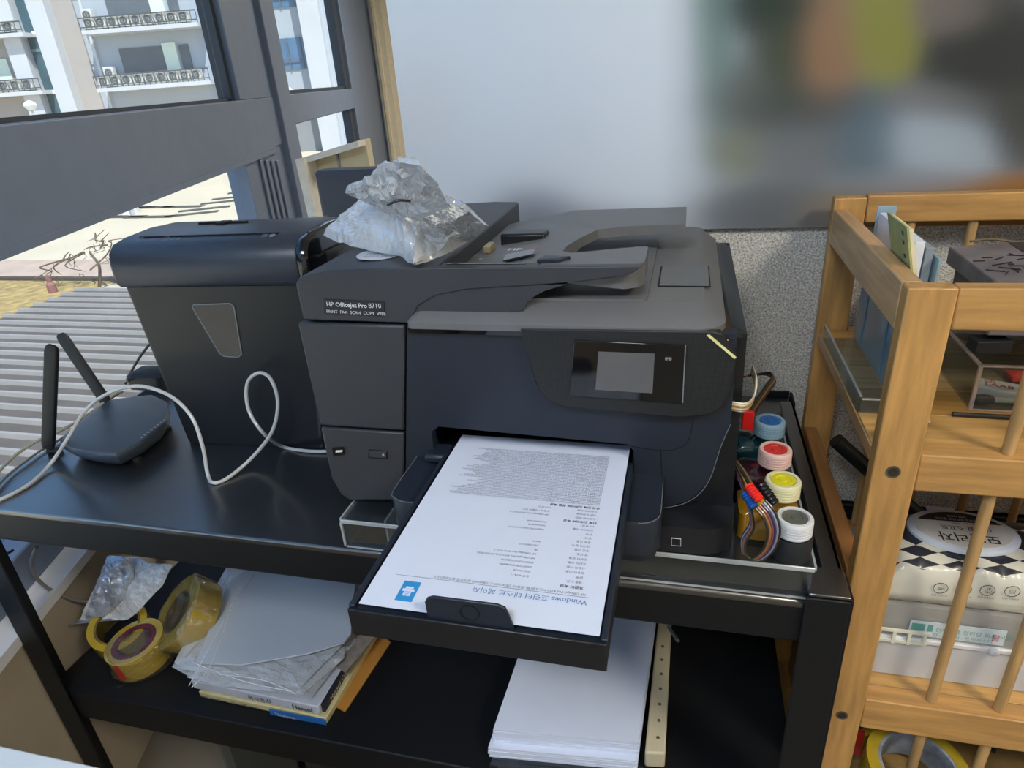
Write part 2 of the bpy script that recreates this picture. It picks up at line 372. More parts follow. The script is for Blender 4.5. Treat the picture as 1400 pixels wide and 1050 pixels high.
# windows: (rect, material)
def fwin(x0, y0, x1, y1, m, name='window', t=.06, split=0, frm=m_joint):
    """px coordinates of the bottom-left and top-right corners"""
    a = F(x0, y0); b = F(x1, y1); w_, h_ = (a[0], a[1]), (b[0], b[1])
    bm = BM(); fbox(bm, a[0], b[0], 0, t, a[1], b[1]); o = obj(name, bm, m, bd)
    if split:
        bm = BM(); ww = b[0] - a[0]; hh = b[1] - a[1]
        for f in (.28, .72): fbox(bm, a[0] + ww * f - .03, a[0] + ww * f + .03, t, t + .05, a[1], b[1])
        fbox(bm, a[0], b[0], t, t + .05, a[1] + hh * .22, a[1] + hh * .22 + .07); obj('window_bar', bm, mat('window_bar_grey', '#596673', .6), o)
    return o
fwin(172, 100, 228, 62, m_dkgr); fwin(150, 22, 208, -14, m_dkgr)
fwin(262, 97, 260, 60, m_dkgr) if 0 else None
a = F(255, 80)[0]; bm = BM(); fbox(bm, a - .22, a + .22, 0, .06, F(255, 97)[1], F(255, 60)[1]); obj('window', bm, m_dkgr, bd)
a = F(237, 5)[0]; bm = BM(); fbox(bm, a - .22, a + .22, 0, .06, F(240, 14)[1], F(237, -25)[1]); obj('window', bm, m_dkgr, bd)
a = F(236, 80)[0]; bm = BM(); fbox(bm, a - .30, a + .30, 0, .12, F(240, 98)[1], F(240, 58)[1]); obj('white_panel', bm, mat('greenish_white', '#d9e2d2', .7), bd)
a = F(215, 5)[0]; bm = BM(); fbox(bm, a - .30, a + .30, 0, .12, F(216, 18)[1], F(216, -25)[1]); obj('white_panel', bm, MATS['greenish_white'], bd)
fwin(295, 102, 320, 55, m_dkgr, split=1); fwin(283, 18, 305, -28, m_dkgr, split=1)
fwin(388, 96, 421, 50, m_blgl, split=1); fwin(372, 11, 410, -38, m_blgl, split=1)
bm = BM(); q = fr(178, 172, 290, 141); fbox(bm, q[0], q[1], 0, .05, GZ, q[3]); obj('garage_opening', bm, mat('warm_grey_recess', '#a39a92', .8), bd)
bm = BM(); q = fr(395, 190, 452, 160); fbox(bm, q[0], q[1], 0, .05, GZ, q[3]); obj('garage_opening', bm, mat('grey_recess_shade', '#878a8d', .8), bd)  # garage shade behind the pillar put into a flat grey patch
a = F(442, 95)[0]; bm = BM(); fbox(bm, a - .45, a + .45, 0, 1.0, GZ, BT); obj('pillar', bm, m_pil, bd, bev=.02)
a = F(480, 95)[0]; bm = BM(); fbox(bm, a - .9, a + 1.4, 0, .6, GZ, BT); obj('corner_block', bm, mat('bluish_stone', '#b0b6bf', .7), bd)
for z in (-.2, 2.6, 5.6, 8.6):
    bm = BM(); fbox(bm, F(115, 100)[0], F(440, 100)[0], .0, .012, z, z + .035); obj('joint', bm, m_joint, bd)
a = F(128, 60)[0]; bm = BM(); fbox(bm, a - .06, a + .06, 0, .15, GZ, BT); obj('drain_pipe', bm, m_pil, bd)
bm = BM(); q = fr(2, 112, 12, 80); fbox(bm, q[0], q[1], .15, .22, q[2], q[3]); obj('window', bm, MATS['greenish_white'], bd)
# balconies with railings, AC units on them
m_rail = mat('dark_railing', '#4a5157', .6); m_ac = mat('ac_white', '#c9c7bf', .6); m_fan = mat('ac_grille', '#5f6366', .6)
proto = None
def ac(s, t, z, size, where):
    global proto
    if proto is None:
        proto = thing('air_conditioner', '', 'air conditioner', f3(s, t, z), 'air conditioner units on the balconies opposite')
        bm = BM(); fbox(bm, s - .225, s + .225, t - .3, t, z, z + .46); obj('case', bm, m_ac, proto, bev=.02)
        bm = BM(); c = f3(s, t + .0, z + .23); n0 = FW * -1
        ring(bm, .16, .08, .02, c, 20, n0); obj('fan_grille', bm, m_fan, proto); bm = BM(); lathe(bm, ((.05, 0), (.05, .03), (0, .035)), c, 12, n0); obj('fan_hub', bm, m_fan, proto)
        o = proto
    else: o = dup(proto, f3(s, t, z))
    o['label'] = where; return o
def balcony(x0, x1, yb, yt, n, label, extra=None):
    """x0,x1: px of left and right end; yb slab bottom, yt rail top (at the middle)"""
    xm = (x0 + x1) / 2; T = 1.1
    a = F(x0, yb, T); b = F(x1, yb, T); ym = (yb, yt)
    zb = F(xm, yb, T)[1]; zt = F(xm, yt, T)[1]; sa = F(x0, (yb + yt) / 2, T)[0]; sb = F(x1, (yb + yt) / 2, T)[0]
    bl = bd
    bm = BM(); fbox(bm, sa, sb, 0, T, zb, zb + .16); o = obj('balcony', bm, m_pil, bd)
    bm = BM(); fbox(bm, sa, sb, T - .04, T, zt - .05, zt); fbox(bm, sa, sb, T - .04, T, zb + .25, zb + .29)
    k = 0; nb = int((sb - sa) / .24)
    for k in range(nb + 1):
        s = sa + (sb - sa) * k / nb; fbox(bm, s - .012, s + .012, T - .03, T - .01, zb + .16, zt)
    obj('railing', bm, m_rail, o)
    for k in range(n):
        s = sa + .35 + (sb - sa - .95) * k / max(1, n - 1)
        ac(s, T - .08, zb + .2, .6, label % (ORD[k] if 'from the left' in label else ORD[n - 1 - k]))
    return sa, sb, zb, zt
ORD = ['first', 'second', 'third', 'fourth', 'fifth', 'sixth', 'seventh', 'eighth', 'ninth']
L1 = '%s air conditioner from the left behind the upper balcony railing opposite'
L2 = '%s air conditioner from the left behind the lower balcony railing opposite'
A = balcony(107, 270, 42, 18, 9, L1)
B = balcony(128, 287, 121, 98, 9, L2)
balcony(-60, 30, 53, 31, 5, '%s air conditioner from the right on the upper left balcony beyond the pillars')
balcony(-60, 56, 133, 110, 6, '%s air conditioner from the right on the lower left balcony beyond the pillars')
for px, py, t_ in ((107, 17, 'upper'), (138, 97, 'lower')):
    q = F(px, py, .9); o = ac(q[0] + .1, .5, q[1] - .3, .6, 'single air conditioner unit mounted higher at the left end of the %s balcony row' % t_)
# street lamps
m_pole = mat('lamp_pole', '#b8b9ba', .5); m_globe = mat('lamp_globe', '#e8e8e4', .4)
def street_lamp(px, py, D, size, label):
    r = ray(px, py); c = r * (D / r.dot(FW)); c.z += H
    t = thing('street_lamp', label, 'lamp post', (c.x, c.y, GZ))
    bm = BM(); lathe(bm, ((.05, 0), (.035, c.z - GZ)), (c.x, c.y, GZ), 8); obj('pole', bm, m_pole, t)
    bm = BM(); lathe(bm, ((.02, -.12), (size * .55, -.1), (size, .05), (size * .85, .13), (size * .4, .2), (0, .22)), c, 20); obj('globe', bm, m_globe, t, smooth=True)
street_lamp(142, 165, 18, .24, 'street lamp with white dome head just above the window transom')
street_lamp(42, 146, 27, .22, 'thin street lamp with pale globe in front of the left of the building')
street_lamp(393, 130, 20, .22, 'street lamp whose white dome shows beside the window mullion')

# =================================================================== PARTITION BEHIND THE CART
def fabric_mat():
    m = mat('grey_woven_fabric', '#c9c6bf', .9, var=.55, vscale=330, bump=1, bscale=420); return m
m_fab = fabric_mat(); m_dark = mat('matt_black_plastic', '#1a1c20', .5, bump=.12, bscale=700)
pt = thing('partition_screen', 'low partition screen covered in grey woven fabric behind the printer and the wooden rack', 'partition', (.3, 1.19, 0))
bm = BM(); box(bm, -.66, 1.5, 1.16, 1.20, .57, 1.115); obj('fabric_panel', bm, m_fab, pt, bev=.006)
bm = BM(); box(bm, -.66, 1.5, 1.155, 1.205, 0, .568); obj('lower_panel', bm, m_dark, pt, bev=.003)
# board standing in for the blurred-out area, colours laid out in camera view
def blob_image():
    bx0, bx1 = -.487, 1.0; bz0, bz1 = 1.100, 1.75; YY = 1.16
    # (px, py, rx, ry, colour, weight)
    B = [(600, 60, 260, 160, 'b3bcc7', 1.2), (700, 200, 200, 120, 'afb6bf', 1.0), (840, 60, 90, 200, 'b9c0ca', 1.2), (890, 150, 60, 180, 'b8c1cb', 1.4),
         (570, 150, 60, 80, 'aaa9a8', .8), (600, 290, 60, 40, 'b2bac4', .9), (730, 300, 50, 36, '4d5666', 1.9), (820, 306, 90, 26, '6a7078', 1.3), (870, 240, 70, 40, 'b5bec7', 1.2),
         (975, 50, 26, 110, '6c8680', 1.5), (1040, 10, 50, 30, '2e3a33', 1.6), (1070, 70, 34, 60, '454c3c', 1.5), (1130, 70, 36, 56, '94755c', 1.6), (1205, 45, 36, 50, '8a8a4c', 1.6),
         (1010, 130, 40, 40, '5f655f', 1.2), (1080, 150, 90, 30, '4a4f4c', 1.2), (1000, 205, 36, 30, '80836c', 1.2), (1090, 200, 60, 40, '74787c', 1.2), (1180, 190, 40, 50, '5f7280', 1.4),
         (1300, 20, 40, 24, '77706c', 1.2), (1350, 90, 60, 60, '3d3f3e', 1.8), (1280, 190, 60, 34, 'a3b0bd', 1.6), (1290, 140, 60, 22, '77787a', 1.2), (1390, 160, 30, 40, '4c4b48', 1.4),
         (1160, 292, 50, 24, '92856f', 1.5), (1050, 290, 90, 30, '676b6f', 1.4), (1300, 290, 100, 26, '9a7240', 1.9), (1390, 285, 60, 26, '96682f', 1.6), (1230, 250, 80, 20, '8b919a', 1.0)]
    NX, NZ = 120, 60; me = bpy.data.meshes.new('printed_face'); V = []; Fc = []; C = []
    for j in range(NZ + 1):
        for i in range(NX + 1):
            x = bx0 + (bx1 - bx0) * i / NX; z = bz0 + (bz1 - bz0) * j / NZ; V.append((x, YY - .0115, z))
            c = R @ Vector((x, YY - .0115, z - H)); px = 700 + c.x / c.z * FPX; py = 525 + c.y / c.z * FPX
            ws = .02; acc = Vector((.30, .32, .34)) * ws; lampgain = 1.5 if px < 900 else max(1.0, 1.5 - (px - 900) / 160)  # print colours lightened on the left to offset weaker lamp light there
            for bx, by, rx, ry, col, wt in B:
                g = wt * math.exp(-(((px - bx) / rx) ** 2 + ((py - by) / ry) ** 2)); ws += g; acc += Vector(lin(col)[:3]) * g
            C.append(Vector([min(.95, q * lampgain) for q in acc / ws]))
    for j in range(NZ):
        for i in range(NX): a = j * (NX + 1) + i; Fc.append((a, a + 1, a + NX + 2, a + NX + 1))
    me.from_pydata(V, [], Fc); at = me.color_attributes.new('print', 'FLOAT_COLOR', 'POINT')
    for k, c in enumerate(C): at.data[k].color = (c.x, c.y, c.z, 1)
    m = bpy.data.materials.new('light_evened_print'); m.use_nodes = True; p = m.node_tree.nodes['Principled BSDF']
    a = m.node_tree.nodes.new('ShaderNodeVertexColor'); a.layer_name = 'print'; m.node_tree.links.new(a.outputs['Color'], p.inputs['Base Color'])
    p.inputs['Roughness'].default_value = .9; p.inputs['Specular IOR Level'].default_value = .1
    me.materials.append(m); return me
bo = thing('stand_in_board', 'large board standing in for a blurred-out area, pale grey and mottled print lightened at its dim left, above the printer', 'board', (.25, 1.17, 1.108))
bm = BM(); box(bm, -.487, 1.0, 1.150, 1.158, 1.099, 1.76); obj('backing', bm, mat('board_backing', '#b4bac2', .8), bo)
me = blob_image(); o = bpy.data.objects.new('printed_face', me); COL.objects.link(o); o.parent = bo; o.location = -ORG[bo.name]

# =================================================================== CART
m_cart = mat('black_powder_coat', '#0d0f14', .38, var=.05, bump=.3, bscale=900, spec=.8, coat=1.0)
m_cart.node_tree.nodes['Principled BSDF'].inputs['Coat IOR'].default_value = 2.2
m_apron = mat('black_steel', '#0d0f13', .5, var=.05, bump=.3, bscale=900, spec=.35)
m_cart.node_tree.nodes['Principled BSDF'].inputs['Coat Roughness'].default_value = .22
ct = thing('utility_cart', 'black metal two-tier utility cart carrying the printer and the shredder', 'cart', (-.45, .9, 0))
CX0, CX1, CY0, CY1 = -1.105, .192, .617, 1.135
def tray(zt, h, x1=CX1 - .045):
    bm = BM(); box(bm, CX0, x1, CY0, CY1, zt - .012, zt); o = obj('shelf', bm, m_cart if zt > .6 else m_apron, ct, bev=.003)
    bm = BM(); box(bm, CX0, x1, CY0, CY0 + .012, zt - h, zt - .003); obj('apron', bm, m_apron, o, bev=.004)
    bm = BM(); box(bm, CX0, x1, CY1 - .012, CY1, zt - h, zt - .003); obj('apron', bm, m_apron, o, bev=.003)
    bm = BM(); box(bm, CX0, CX0 + .012, CY0 + .013, CY1 - .013, zt - h, zt - .003); obj('apron', bm, m_apron, o, bev=.003)
    return o
tray(.80, .062, CX1 - .002); tray(.390, .070, CX1 - .002)
def leg(x0, x1, y0, y1, zt, sx, sy):
    bm = BM(); t = .004
    xo = x0 if sx < 0 else x1; yo = y0 if sy < 0 else y1
    box(bm, x0, x1, yo - (t if sy < 0 else 0), yo + (t if sy > 0 else 0), 0, zt)
    box(bm, xo - (t if sx < 0 else 0), xo + (t if sx > 0 else 0), y0, y1, 0, zt)
    return obj('leg', bm, m_apron, ct, bev=.0015)
leg(.146, .192, .614, .655, .812, 1, -1); leg(.146, .192, 1.09, 1.135, .812, 1, 1)
leg(-1.105, -1.058, .614, .655, .74, -1, -1); leg(-1.105, -1.058, 1.09, 1.135, .74, -1, 1)
bm = BM(); box(bm, .186, .192, .66, 1.09, .735, .815); box(bm, .170, .192, .66, 1.09, .809, .815); obj('side_rim', bm, m_cart, ct, bev=.0015)
bm = BM(); box(bm, .149, .192, .6125, .66, .8125, .8165); obj('corner_cap', bm, m_cart, ct, bev=.001)

# clear acrylic riser under the printer
m_acr = film('clear_acrylic', '#dfe8f0', .012, .05, .06, tint='#eef3f5', fm=.22)
m_edge = film('acrylic_edge', '#e8f1f5', .45, .5, .1)
rs = thing('acrylic_riser', 'clear acrylic riser box under the printer on the cart front edge', 'riser', (-.13, .8, .80))
RX0, RX1, RY0, RY1 = -.420, .152, .622, .965
bm = BM(); box(bm, RX0, RX1, RY0, RY1, .842, .846); obj('top_sheet', bm, m_acr, rs)
bm = BM(); box(bm, RX0, RX1, RY0, RY0 + .004, .8012, .8415); obj('front_sheet', bm, m_acr, rs)
for x in (RX0, RX1 - .004): bm = BM(); box(bm, x, x + .004, RY0 + .0045, RY1, .8012, .8415); obj('side_sheet', bm, m_acr, rs)
bm = BM(); box(bm, RX0 - .001, RX1 + .001, RY0 - .003, RY0 - .0005, .8405, .8465); obj('edge_strip', bm, m_edge, rs, bev=.0008)
bm = BM(); box(bm, RX0, RX1, RY0 - .002, RY0 - .0005, .8012, .8032); box(bm, RX0 - .003, RX0 - .0005, RY0, RY1, .8405, .8465)
box(bm, RX0 - .003, RX0 - .0005, RY0 - .002, RY0 + .0015, .8032, .8405); box(bm, RX1 + .0005, RX1 + .003, RY0, RY1, .8405, .8465)
box(bm, RX0 + .055, RX0 + .058, RY0 + .01, RY0 + .06, .802, .841); obj('edge_trim', bm, m_edge, rs)

# =================================================================== PRINTER
m_pr = mat('printer_charcoal', '#35373d', .42, var=.04, bump=.10, bscale=1500)
m_pr2 = mat('printer_lid_grey', '#66676a', .45, var=.03, bump=.12, bscale=1400)
m_prd = mat('printer_black', '#16181d', .32, var=.05)
m_gls = mat('gloss_black', '#0c0d10', .08, var=.02, coat=.6)
m_fasc = mat('printer_front', '#1f2633', .38, var=.04, bump=.08, bscale=1500)
m_seam = mat('seam_black', '#060607', .7)
m_white = mat('white_print', '#d8dade', .6, var=.02)
PZ = .8462
pr = thing('office_printer', 'black all-in-one office printer with touch screen, feeder tray on top and open paper tray', 'printer', (-.19, .86, PZ))
bm = BM()
box(bm, -.440, -.295, .670, 1.06, .862, 1.098); box(bm, -.046, .066, .670, 1.06, .852, 1.098)
box(bm, -.296, -.045, .670, 1.06, .975, 1.098); box(bm, -.296, -.045, .80, 1.06, PZ, .976); box(bm, -.296, -.045, .670, .80, PZ, .93)
obj('body', bm, m_prd, pr)
bm = BM(); box(bm, -.425, .055, .69, 1.05, PZ, .866); obj('base', bm, m_prd, pr, bev=.006)
# left cover panels
bm = BM(); prism(bm, [(-.445, 1.1045), (-.3065, 1.1045), (-.3285, .9645), (-.445, .9645)], 1, .656, .669); box(bm, -.4455, -.4395, .67, 1.06, .9645, 1.1045)
obj('ink_door', bm, m_pr, pr, bev=.003)
bm = BM(); prism(bm, [(-.445, .9615), (-.329, .9615), (-.3375, .906), (-.347, PZ + .012), (-.425, PZ + .004), (-.436, PZ + .012), (-.4455, .885)], 1, .656, .669)
box(bm, -.4455, -.4395, .67, 1.06, .885, .9615); lp = obj('lower_left_panel', bm, m_pr, pr, bev=.003)
a = XZ(((455, 612), (470, 611), (471, 621), (457, 622)), .6555); bm = BM(); prism(bm, a, 1, .6535, .657); obj('usb_port', bm, m_gls, lp)
bm = BM(); a = XZ(((459, 616), (468, 615.5), (468, 618), (459, 618.5)), .653); prism(bm, a, 1, .6525, .654); obj('usb_contact', bm, m_white, lp)
a = XZ(((504, 615), (529, 617), (530, 628), (503, 626)), .655)
bm = BM(); prism(bm, a, 1, .6545, .657); pb = obj('power_button', bm, m_prd, lp, bev=.001)
a = XZ(((505.5, 616.5), (527.5, 618.3), (528.5, 626.5), (504.5, 624.8)), .654); bm = BM(); prism(bm, a, 1, .6532, .6545); obj('button_cap', bm, m_pr, lp, bev=.0008)
q = Yp(524, 622, .653); bm = BM(); ring(bm, .0014, .0010, .0003, q + Vector((0, 0, 0)), 16, (0, -1, 0)); box(bm, q.x - .0002, q.x + .0002, q.y - .0004, q.y, q.z, q.z + .0018); obj('power_symbol', bm, m_white, lp)
# centre fascia with the output slot opening
fas = [(-.3035, 1.1045), (.055, 1.1045), (.056, 1.0), (.0475, .972), (.037, .925), (.018, .897), (-.012, .884), (-.046, .882), (-.046, .958), (-.053, .967), (-.281, .975), (-.291, .967), (-.292, .905), (-.334, .905)]
bm = BM(); prism(bm, fas, 1, .655, .669); obj('front_cover', bm, m_fasc, pr)
bm = BM(); tube(bm, [(x, .6545, z) for x, z in [(.0555, 1.0), (.0475, .972), (.037, .925), (.018, .897), (-.012, .884), (-.046, .882)]], .0005, 6); obj('cover_edge', bm, mat('light_edge', '#6b7078', .4), pr)
bm = BM(); box(bm, -.296, -.045, .672, .80, .928, .9305); box(bm, -.2955, -.2935, .66, .80, .93, .973); box(bm, -.0475, -.0455, .66, .8, .93, .962); obj('slot_lining', bm, m_prd, pr)
for pts in (((948, 571), (942, 600), (930, 612), (905, 616), (862, 610)), ((903, 612), (905, 660), (900, 690))):
    bm = BM(); tube(bm, [Yp(x, y, .6548) for x, y in pts], .0005, 5); obj('seam_line', bm, m_seam, pr)
# control panel
cp = XZ(((711, 450), (975, 453), (986, 456), (1007, 488), (1004, 505), (998, 535), (988, 556), (968, 568), (930, 572), (768, 556), (750, 549), (736, 534), (728, 512)), .642)
bm = BM(); prism(bm, cp, 1, .642, .6555)
def mesh_mat():
    m = mat('dotted_mesh_panel', '#26292c', .5); nt = m.node_tree; p = nt.nodes['Principled BSDF']
    tc = nt.nodes.new('ShaderNodeTexCoord'); ch = nt.nodes.new('ShaderNodeTexVoronoi'); ch.inputs['Scale'].default_value = 480; ch.inputs['Randomness'].default_value = 0
    nt.links.new(tc.outputs['Object'], ch.inputs['Vector']); r = nt.nodes.new('ShaderNodeValToRGB')
    r.color_ramp.elements[0].color = lin('#3d4042'); r.color_ramp.elements[1].color = lin('#15171a'); r.color_ramp.elements[0].position = .25; r.color_ramp.elements[1].position = .5
    nt.links.new(ch.outputs['Distance'], r.inputs['Fac']); nt.links.new(r.outputs['Color'], p.inputs['Base Color']); return m
cpo = obj('control_panel', bm, mesh_mat(), pr, bev=.0015)
a = XZ(((785, 465), (940, 472), (932, 552), (778, 541)), .6405); bm = BM(); prism(bm, a, 1, .6400, .6425); obj('touch_bezel', bm, m_gls, cpo, bev=.0008)
a = XZ(((818, 481), (895, 484), (892, 538), (814, 533)), .639); bm = BM(); prism(bm, a, 1, .6394, .6400); obj('screen', bm, mat('screen_reflection', '#5c5c5e', .35, var=.06), cpo)  # ceiling reflection on the switched-off screen put into its grey
a = XZ(((936.5, 472), (938, 472), (934, 551), (932.5, 551)), .639); bm = BM(); prism(bm, a, 1, .6392, .6400); obj('bezel_glint_strip', bm, mat('chrome_and_glint', '#b9c6dc', .15, metal=.8), cpo)  # glint along the bezel edge drawn as a thin pale strip
def ytext(s, px, py, Y, size, px2, py2, **k):
    """text on a front facing plane, baseline from pixel 1 towards pixel 2"""
    a = Yp(px, py, Y); b = Yp(px2, py2, Y); bm = BM(); text(bm, s, size, frame(a, b - a, (0, 0, 1)) if True else None, **k)
    return bm
bm = ytext('((•))', 909, 491.5, .6388, .0042, 925, 492.5); obj('wifi_symbol', bm, m_white, cpo)
a = XZ(((966, 459), (970, 458), (1007, 489), (1004, 491)), .640); bm = BM(); prism(bm, a, 1, .6403, .642); obj('chrome_highlight', bm, mat('yellow_highlight', '#e4dd9c', .25), cpo)  # yellow highlight on the chrome edge put into the strip's colour
# right lower: cassette front and mark
bm = BM(); loft(bm, [rrect(-.16, .068, .622, .70, .035, z, 6, (1, 0, 0, .2)) for z in (PZ + .001, .883)])
cs = obj('paper_cassette', bm, mat('cassette_black', '#15181f', .55), pr, smooth=True)
a = XZ(((918, 736), (931, 737), (931, 747), (918, 746)), .6205); bm = BM(); prism(bm, a, 1, .6205, .6225); e = obj('energy_mark', bm, m_white, cs)
a = XZ(((918.6, 736.6), (930.4, 737.6), (930.4, 746.4), (918.6, 745.4)), .620); bm = BM(); prism(bm, a, 1, .6201, .6206); obj('energy_mark_field', bm, m_prd, cs)
# output tray shell
bm = BM(); loft(bm, [rrect(-.316, -.012, .560, .672, .022, z, 6, (1, 0, 0, 1)) for z in (.888, .926)] + [rrect(-.314, -.014, .562, .672, .02, .930, 6, (1, 0, 0, 1))]); sh = obj('output_tray_shell', bm, m_fasc, pr, smooth=True)
bm = BM(); tube(bm, [(p[0], p[1], .930) for p in rrect(-.3155, -.0125, .5605, .64, .022, 0, 6, (1, 0, 0, 1)) if p[1] < .641][:8], .0005, 5, smooth=False); tube(bm, [(-.3155, .66, .9295), (-.3155, .582, .9295), (-.309, .567, .9295), (-.294, .5605, .9295), (-.28, .5605, .9295)], .0005, 5); obj('shell_edge', bm, MATS['light_edge'], sh)
bm = BM(); loft(bm, [rrect(-.10, -.016, .575, .672, .02, z, 6, (1, 0, 0, 1)) for z in (.868, .8885)]); obj('tray_hinge_block', bm, m_fasc, pr, smooth=True)
bm = BM(); box(bm, -.300, -.270, .64, .672, .93, .942); obj('slot_side_guide', bm, m_fasc, pr, bev=.004)
# extended paper tray
bm = BM(); box(bm, -.272, -.0465, .383, .66, .916, .9405); pt_ = obj('extension_tray', bm, m_fasc, pr, bev=.002)
bm = BM(); box(bm, -.272, -.0465, .3820, .3850, .915, .9445); obj('tray_lip', bm, m_prd, pt_, bev=.001)
for x in (-.2725, -.0515): bm = BM(); box(bm, x, x + .0055, .386, .64, .9405, .9460); obj('tray_rim', bm, m_fasc, pt_, bev=.001)
fl = [(Yp(*p, .3865).x, Yp(*p, .3865).z) for p in ((586, 848), (581, 822), (584, 817), (592, 815), (680, 826), (690, 830), (695, 838), (704, 861))]
bm = BM(); prism(bm, fl, 1, .3853, .3880); sf = obj('paper_stop', bm, m_fasc, pt_, bev=.0008)
bm = BM(); q = Yp(642, 838, .385); ring(bm, .0085, .0075, .0004, q, 24, (0, -1, 0)); obj('round_emboss', bm, m_prd, pt_)
# scanner lid
bm = BM(); loft(bm, [rrect(-.300, .044, .644, 1.05, .028, 1.1055, 6, (1, 1, 0, .3)), rrect(-.300, .044, .644, 1.05, .028, 1.1125, 6, (1, 1, 0, .3)), rrect(-.297, .040, .648, 1.046, .028, 1.116, 6, (1, 1, 0, .3)), rrect(-.28, .022, .672, 1.03, .012, 1.130, 6, (1, 1, 0, .3))])
ld = obj('scanner_lid', bm, m_pr2, pr, smooth=True)
bm = BM(); loft(bm, [rrect(-.300, .066, .650, 1.06, .03, 1.098, 6, (1, 1, 0, 0)), rrect(-.30, .050, .648, 1.05, .03, 1.105, 6, (1, 1, 0, 0))]); obj('scanner_bezel', bm, m_gls, pr, smooth=True)
bm = BM(); loft(bm, [rrect(-.24, -.036, .672, .94, .012, z, 4) for z in (1.1302, 1.1335)]); obj('output_plate', bm, m_pr2, ld)
bm = BM(); box(bm, -.026, .028, .730, .808, 1.1302, 1.1322); obj('lid_flap', bm, m_pr2, ld, bev=.0008)
bm = BM(); box(bm, -.0275, -.0262, .729, .809, 1.1302, 1.1310); box(bm, .0282, .0292, .727, .81, 1.1302, 1.131); box(bm, -.0275, .029, .7275, .7287, 1.1302, 1.131); obj('flap_gap', bm, m_seam, ld)
# document feeder housing (left) and its arm
hp = [(-.4395, 1.1085), (-.2615, 1.1085), (-.2615, 1.1700), (-.30, 1.1715), (-.36, 1.170), (-.41, 1.1645), (-.433, 1.1590), (-.4395, 1.152)]
bm = BM(); prism(bm, hp, 1, .660, 1.05); fh = obj('feeder_housing', bm, m_pr, pr, bev=.003)
arm = XZ(((562, 442), (565, 430), (572, 418), (596, 404), (636, 396), (680, 393), (717, 391), (797, 385), (845, 379), (866, 373), (879, 364), (600, 366.5), (540, 367), (450, 370), (412, 378), (416, 437)), .6565)
bm = BM(); prism(bm, arm, 1, .6565, .668); obj('feeder_arm', bm, m_pr, pr, bev=.0012)
inn = XZ(((564, 440), (600, 434), (650, 429), (716, 424), (720, 414), (730, 405), (745, 397), (775, 388), (717, 389), (636, 394), (594, 402), (567, 421)), .660)
bm = BM(); prism(bm, inn, 1, .6582, .70); obj('arm_underside', bm, m_pr, pr)
# feeder tray with the notch
def fz(x, y): return 1.1495 + .020 * min(1, max(0, (x + .262) / .11))
out = [(-.2610, .669), (-.235, .669), (-.20, .669), (-.16, .669), (-.06, .669), (-.046, .676), (-.040, .69), (-.040, .75), (-.046, .755), (-.10, .735), (-.124, .727), (-.135, .735), (-.134, .76), (-.124, .80), (-.108, .845), (-.07, .860), (.0, .868), (.0, .98), (-.16, .98), (-.20, .98), (-.235, .98), (-.2610, .98)]
bm = BM(); prism(bm, out, 2, 0, 0, fa=lambda u, v: fz(u, v) - .012 - .012 * (v < .8) * min(1, max(0, (u + .16) / .05)), fb=fz); ft = obj('feeder_tray', bm, m_pr2, pr)
bm = BM(); box(bm, -.2615, -.15, .6685, .684, 1.150, 1.1705); obj('tray_rail', bm, m_pr, ft, bev=.002)
bm = BM(); box(bm, -.255, -.165, .675, .680, 1.1706, 1.1712); obj('rail_slot', bm, m_gls, ft)
q = Zp(657, 355, 1.1714); bm = BM(); lathe(bm, ((.0016, 0), (.0016, .001), (0, .0013)), q, 12); obj('rail_screw', bm, MATS['chrome_and_glint'], ft)
bm = BM(); a = [(-.155, .685), (-.13, .69), (-.12, .70), (-.15, .705)]; prism(bm, a, 2, 1.168, 1.173); obj('width_guide', bm, m_fasc, ft, bev=.001)
bm = BM(); box(bm, -.235, -.175, .83, .86, 1.150, 1.168); obj('paper_guide', bm, m_prd, ft, bev=.003)
bm = BM(); box(bm, -.247, -.238, .79, .815, 1.153, 1.162); obj('guide_tab', bm, mat('brass_tab', '#8b8266', .4), ft, bev=.001)
def ztext(bm, s, p, size, ux, uy, **k): return text(bm, s, size, frame(Vector(p), ux, uy), **k)
a = XY(((690, 337), (731, 336), (729, 344), (687, 346)), 1.1712)
bm = BM(); prism(bm, a, 2, 1.1705, 1.1712, fa=lambda u, v: fz(u, v) + .0005, fb=lambda u, v: fz(u, v) + .0022); st = obj('feeder_sticker', bm, m_gls, ft)
bm = BM(); ztext(bm, 'HP', (a[3][0] + .004, a[3][1] + .004, 1.1732), .014, (1, 0, 0), (0, 1, 0)); obj('sticker_text', bm, m_white, ft)
bm = BM(); ztext(bm, '▤▦', (a[3][0] + .026, a[3][1] + .005, 1.1738), .011, (1, 0, 0), (0, 1, 0)); obj('sticker_red_text', bm, mat('red_print', '#a8343c', .6), ft)
# model label
a = XZ(((443, 409), (526, 413), (525, 433), (443, 429)), .6555); bm = BM(); prism(bm, a, 1, .6553, .6566); lb = obj('name_label', bm, m_prd, pr, label='small black name label with white lettering')
bm = ytext('HP OfficeJet Pro', 446.5, 418.5, .6550, .0076, 500, 421.0, bold=.00012); o = obj('name_lettering', bm, m_white, lb)
bm = ytext('8710', 504, 421.0, .6550, .0080, 513, 421.2); obj('name_lettering', bm, m_white, lb)
bm = ytext('PRINT  FAX  SCAN  COPY  WEB', 446.5, 427.6, .6550, .0053, 522, 431); obj('name_lettering', bm, m_white, lb)
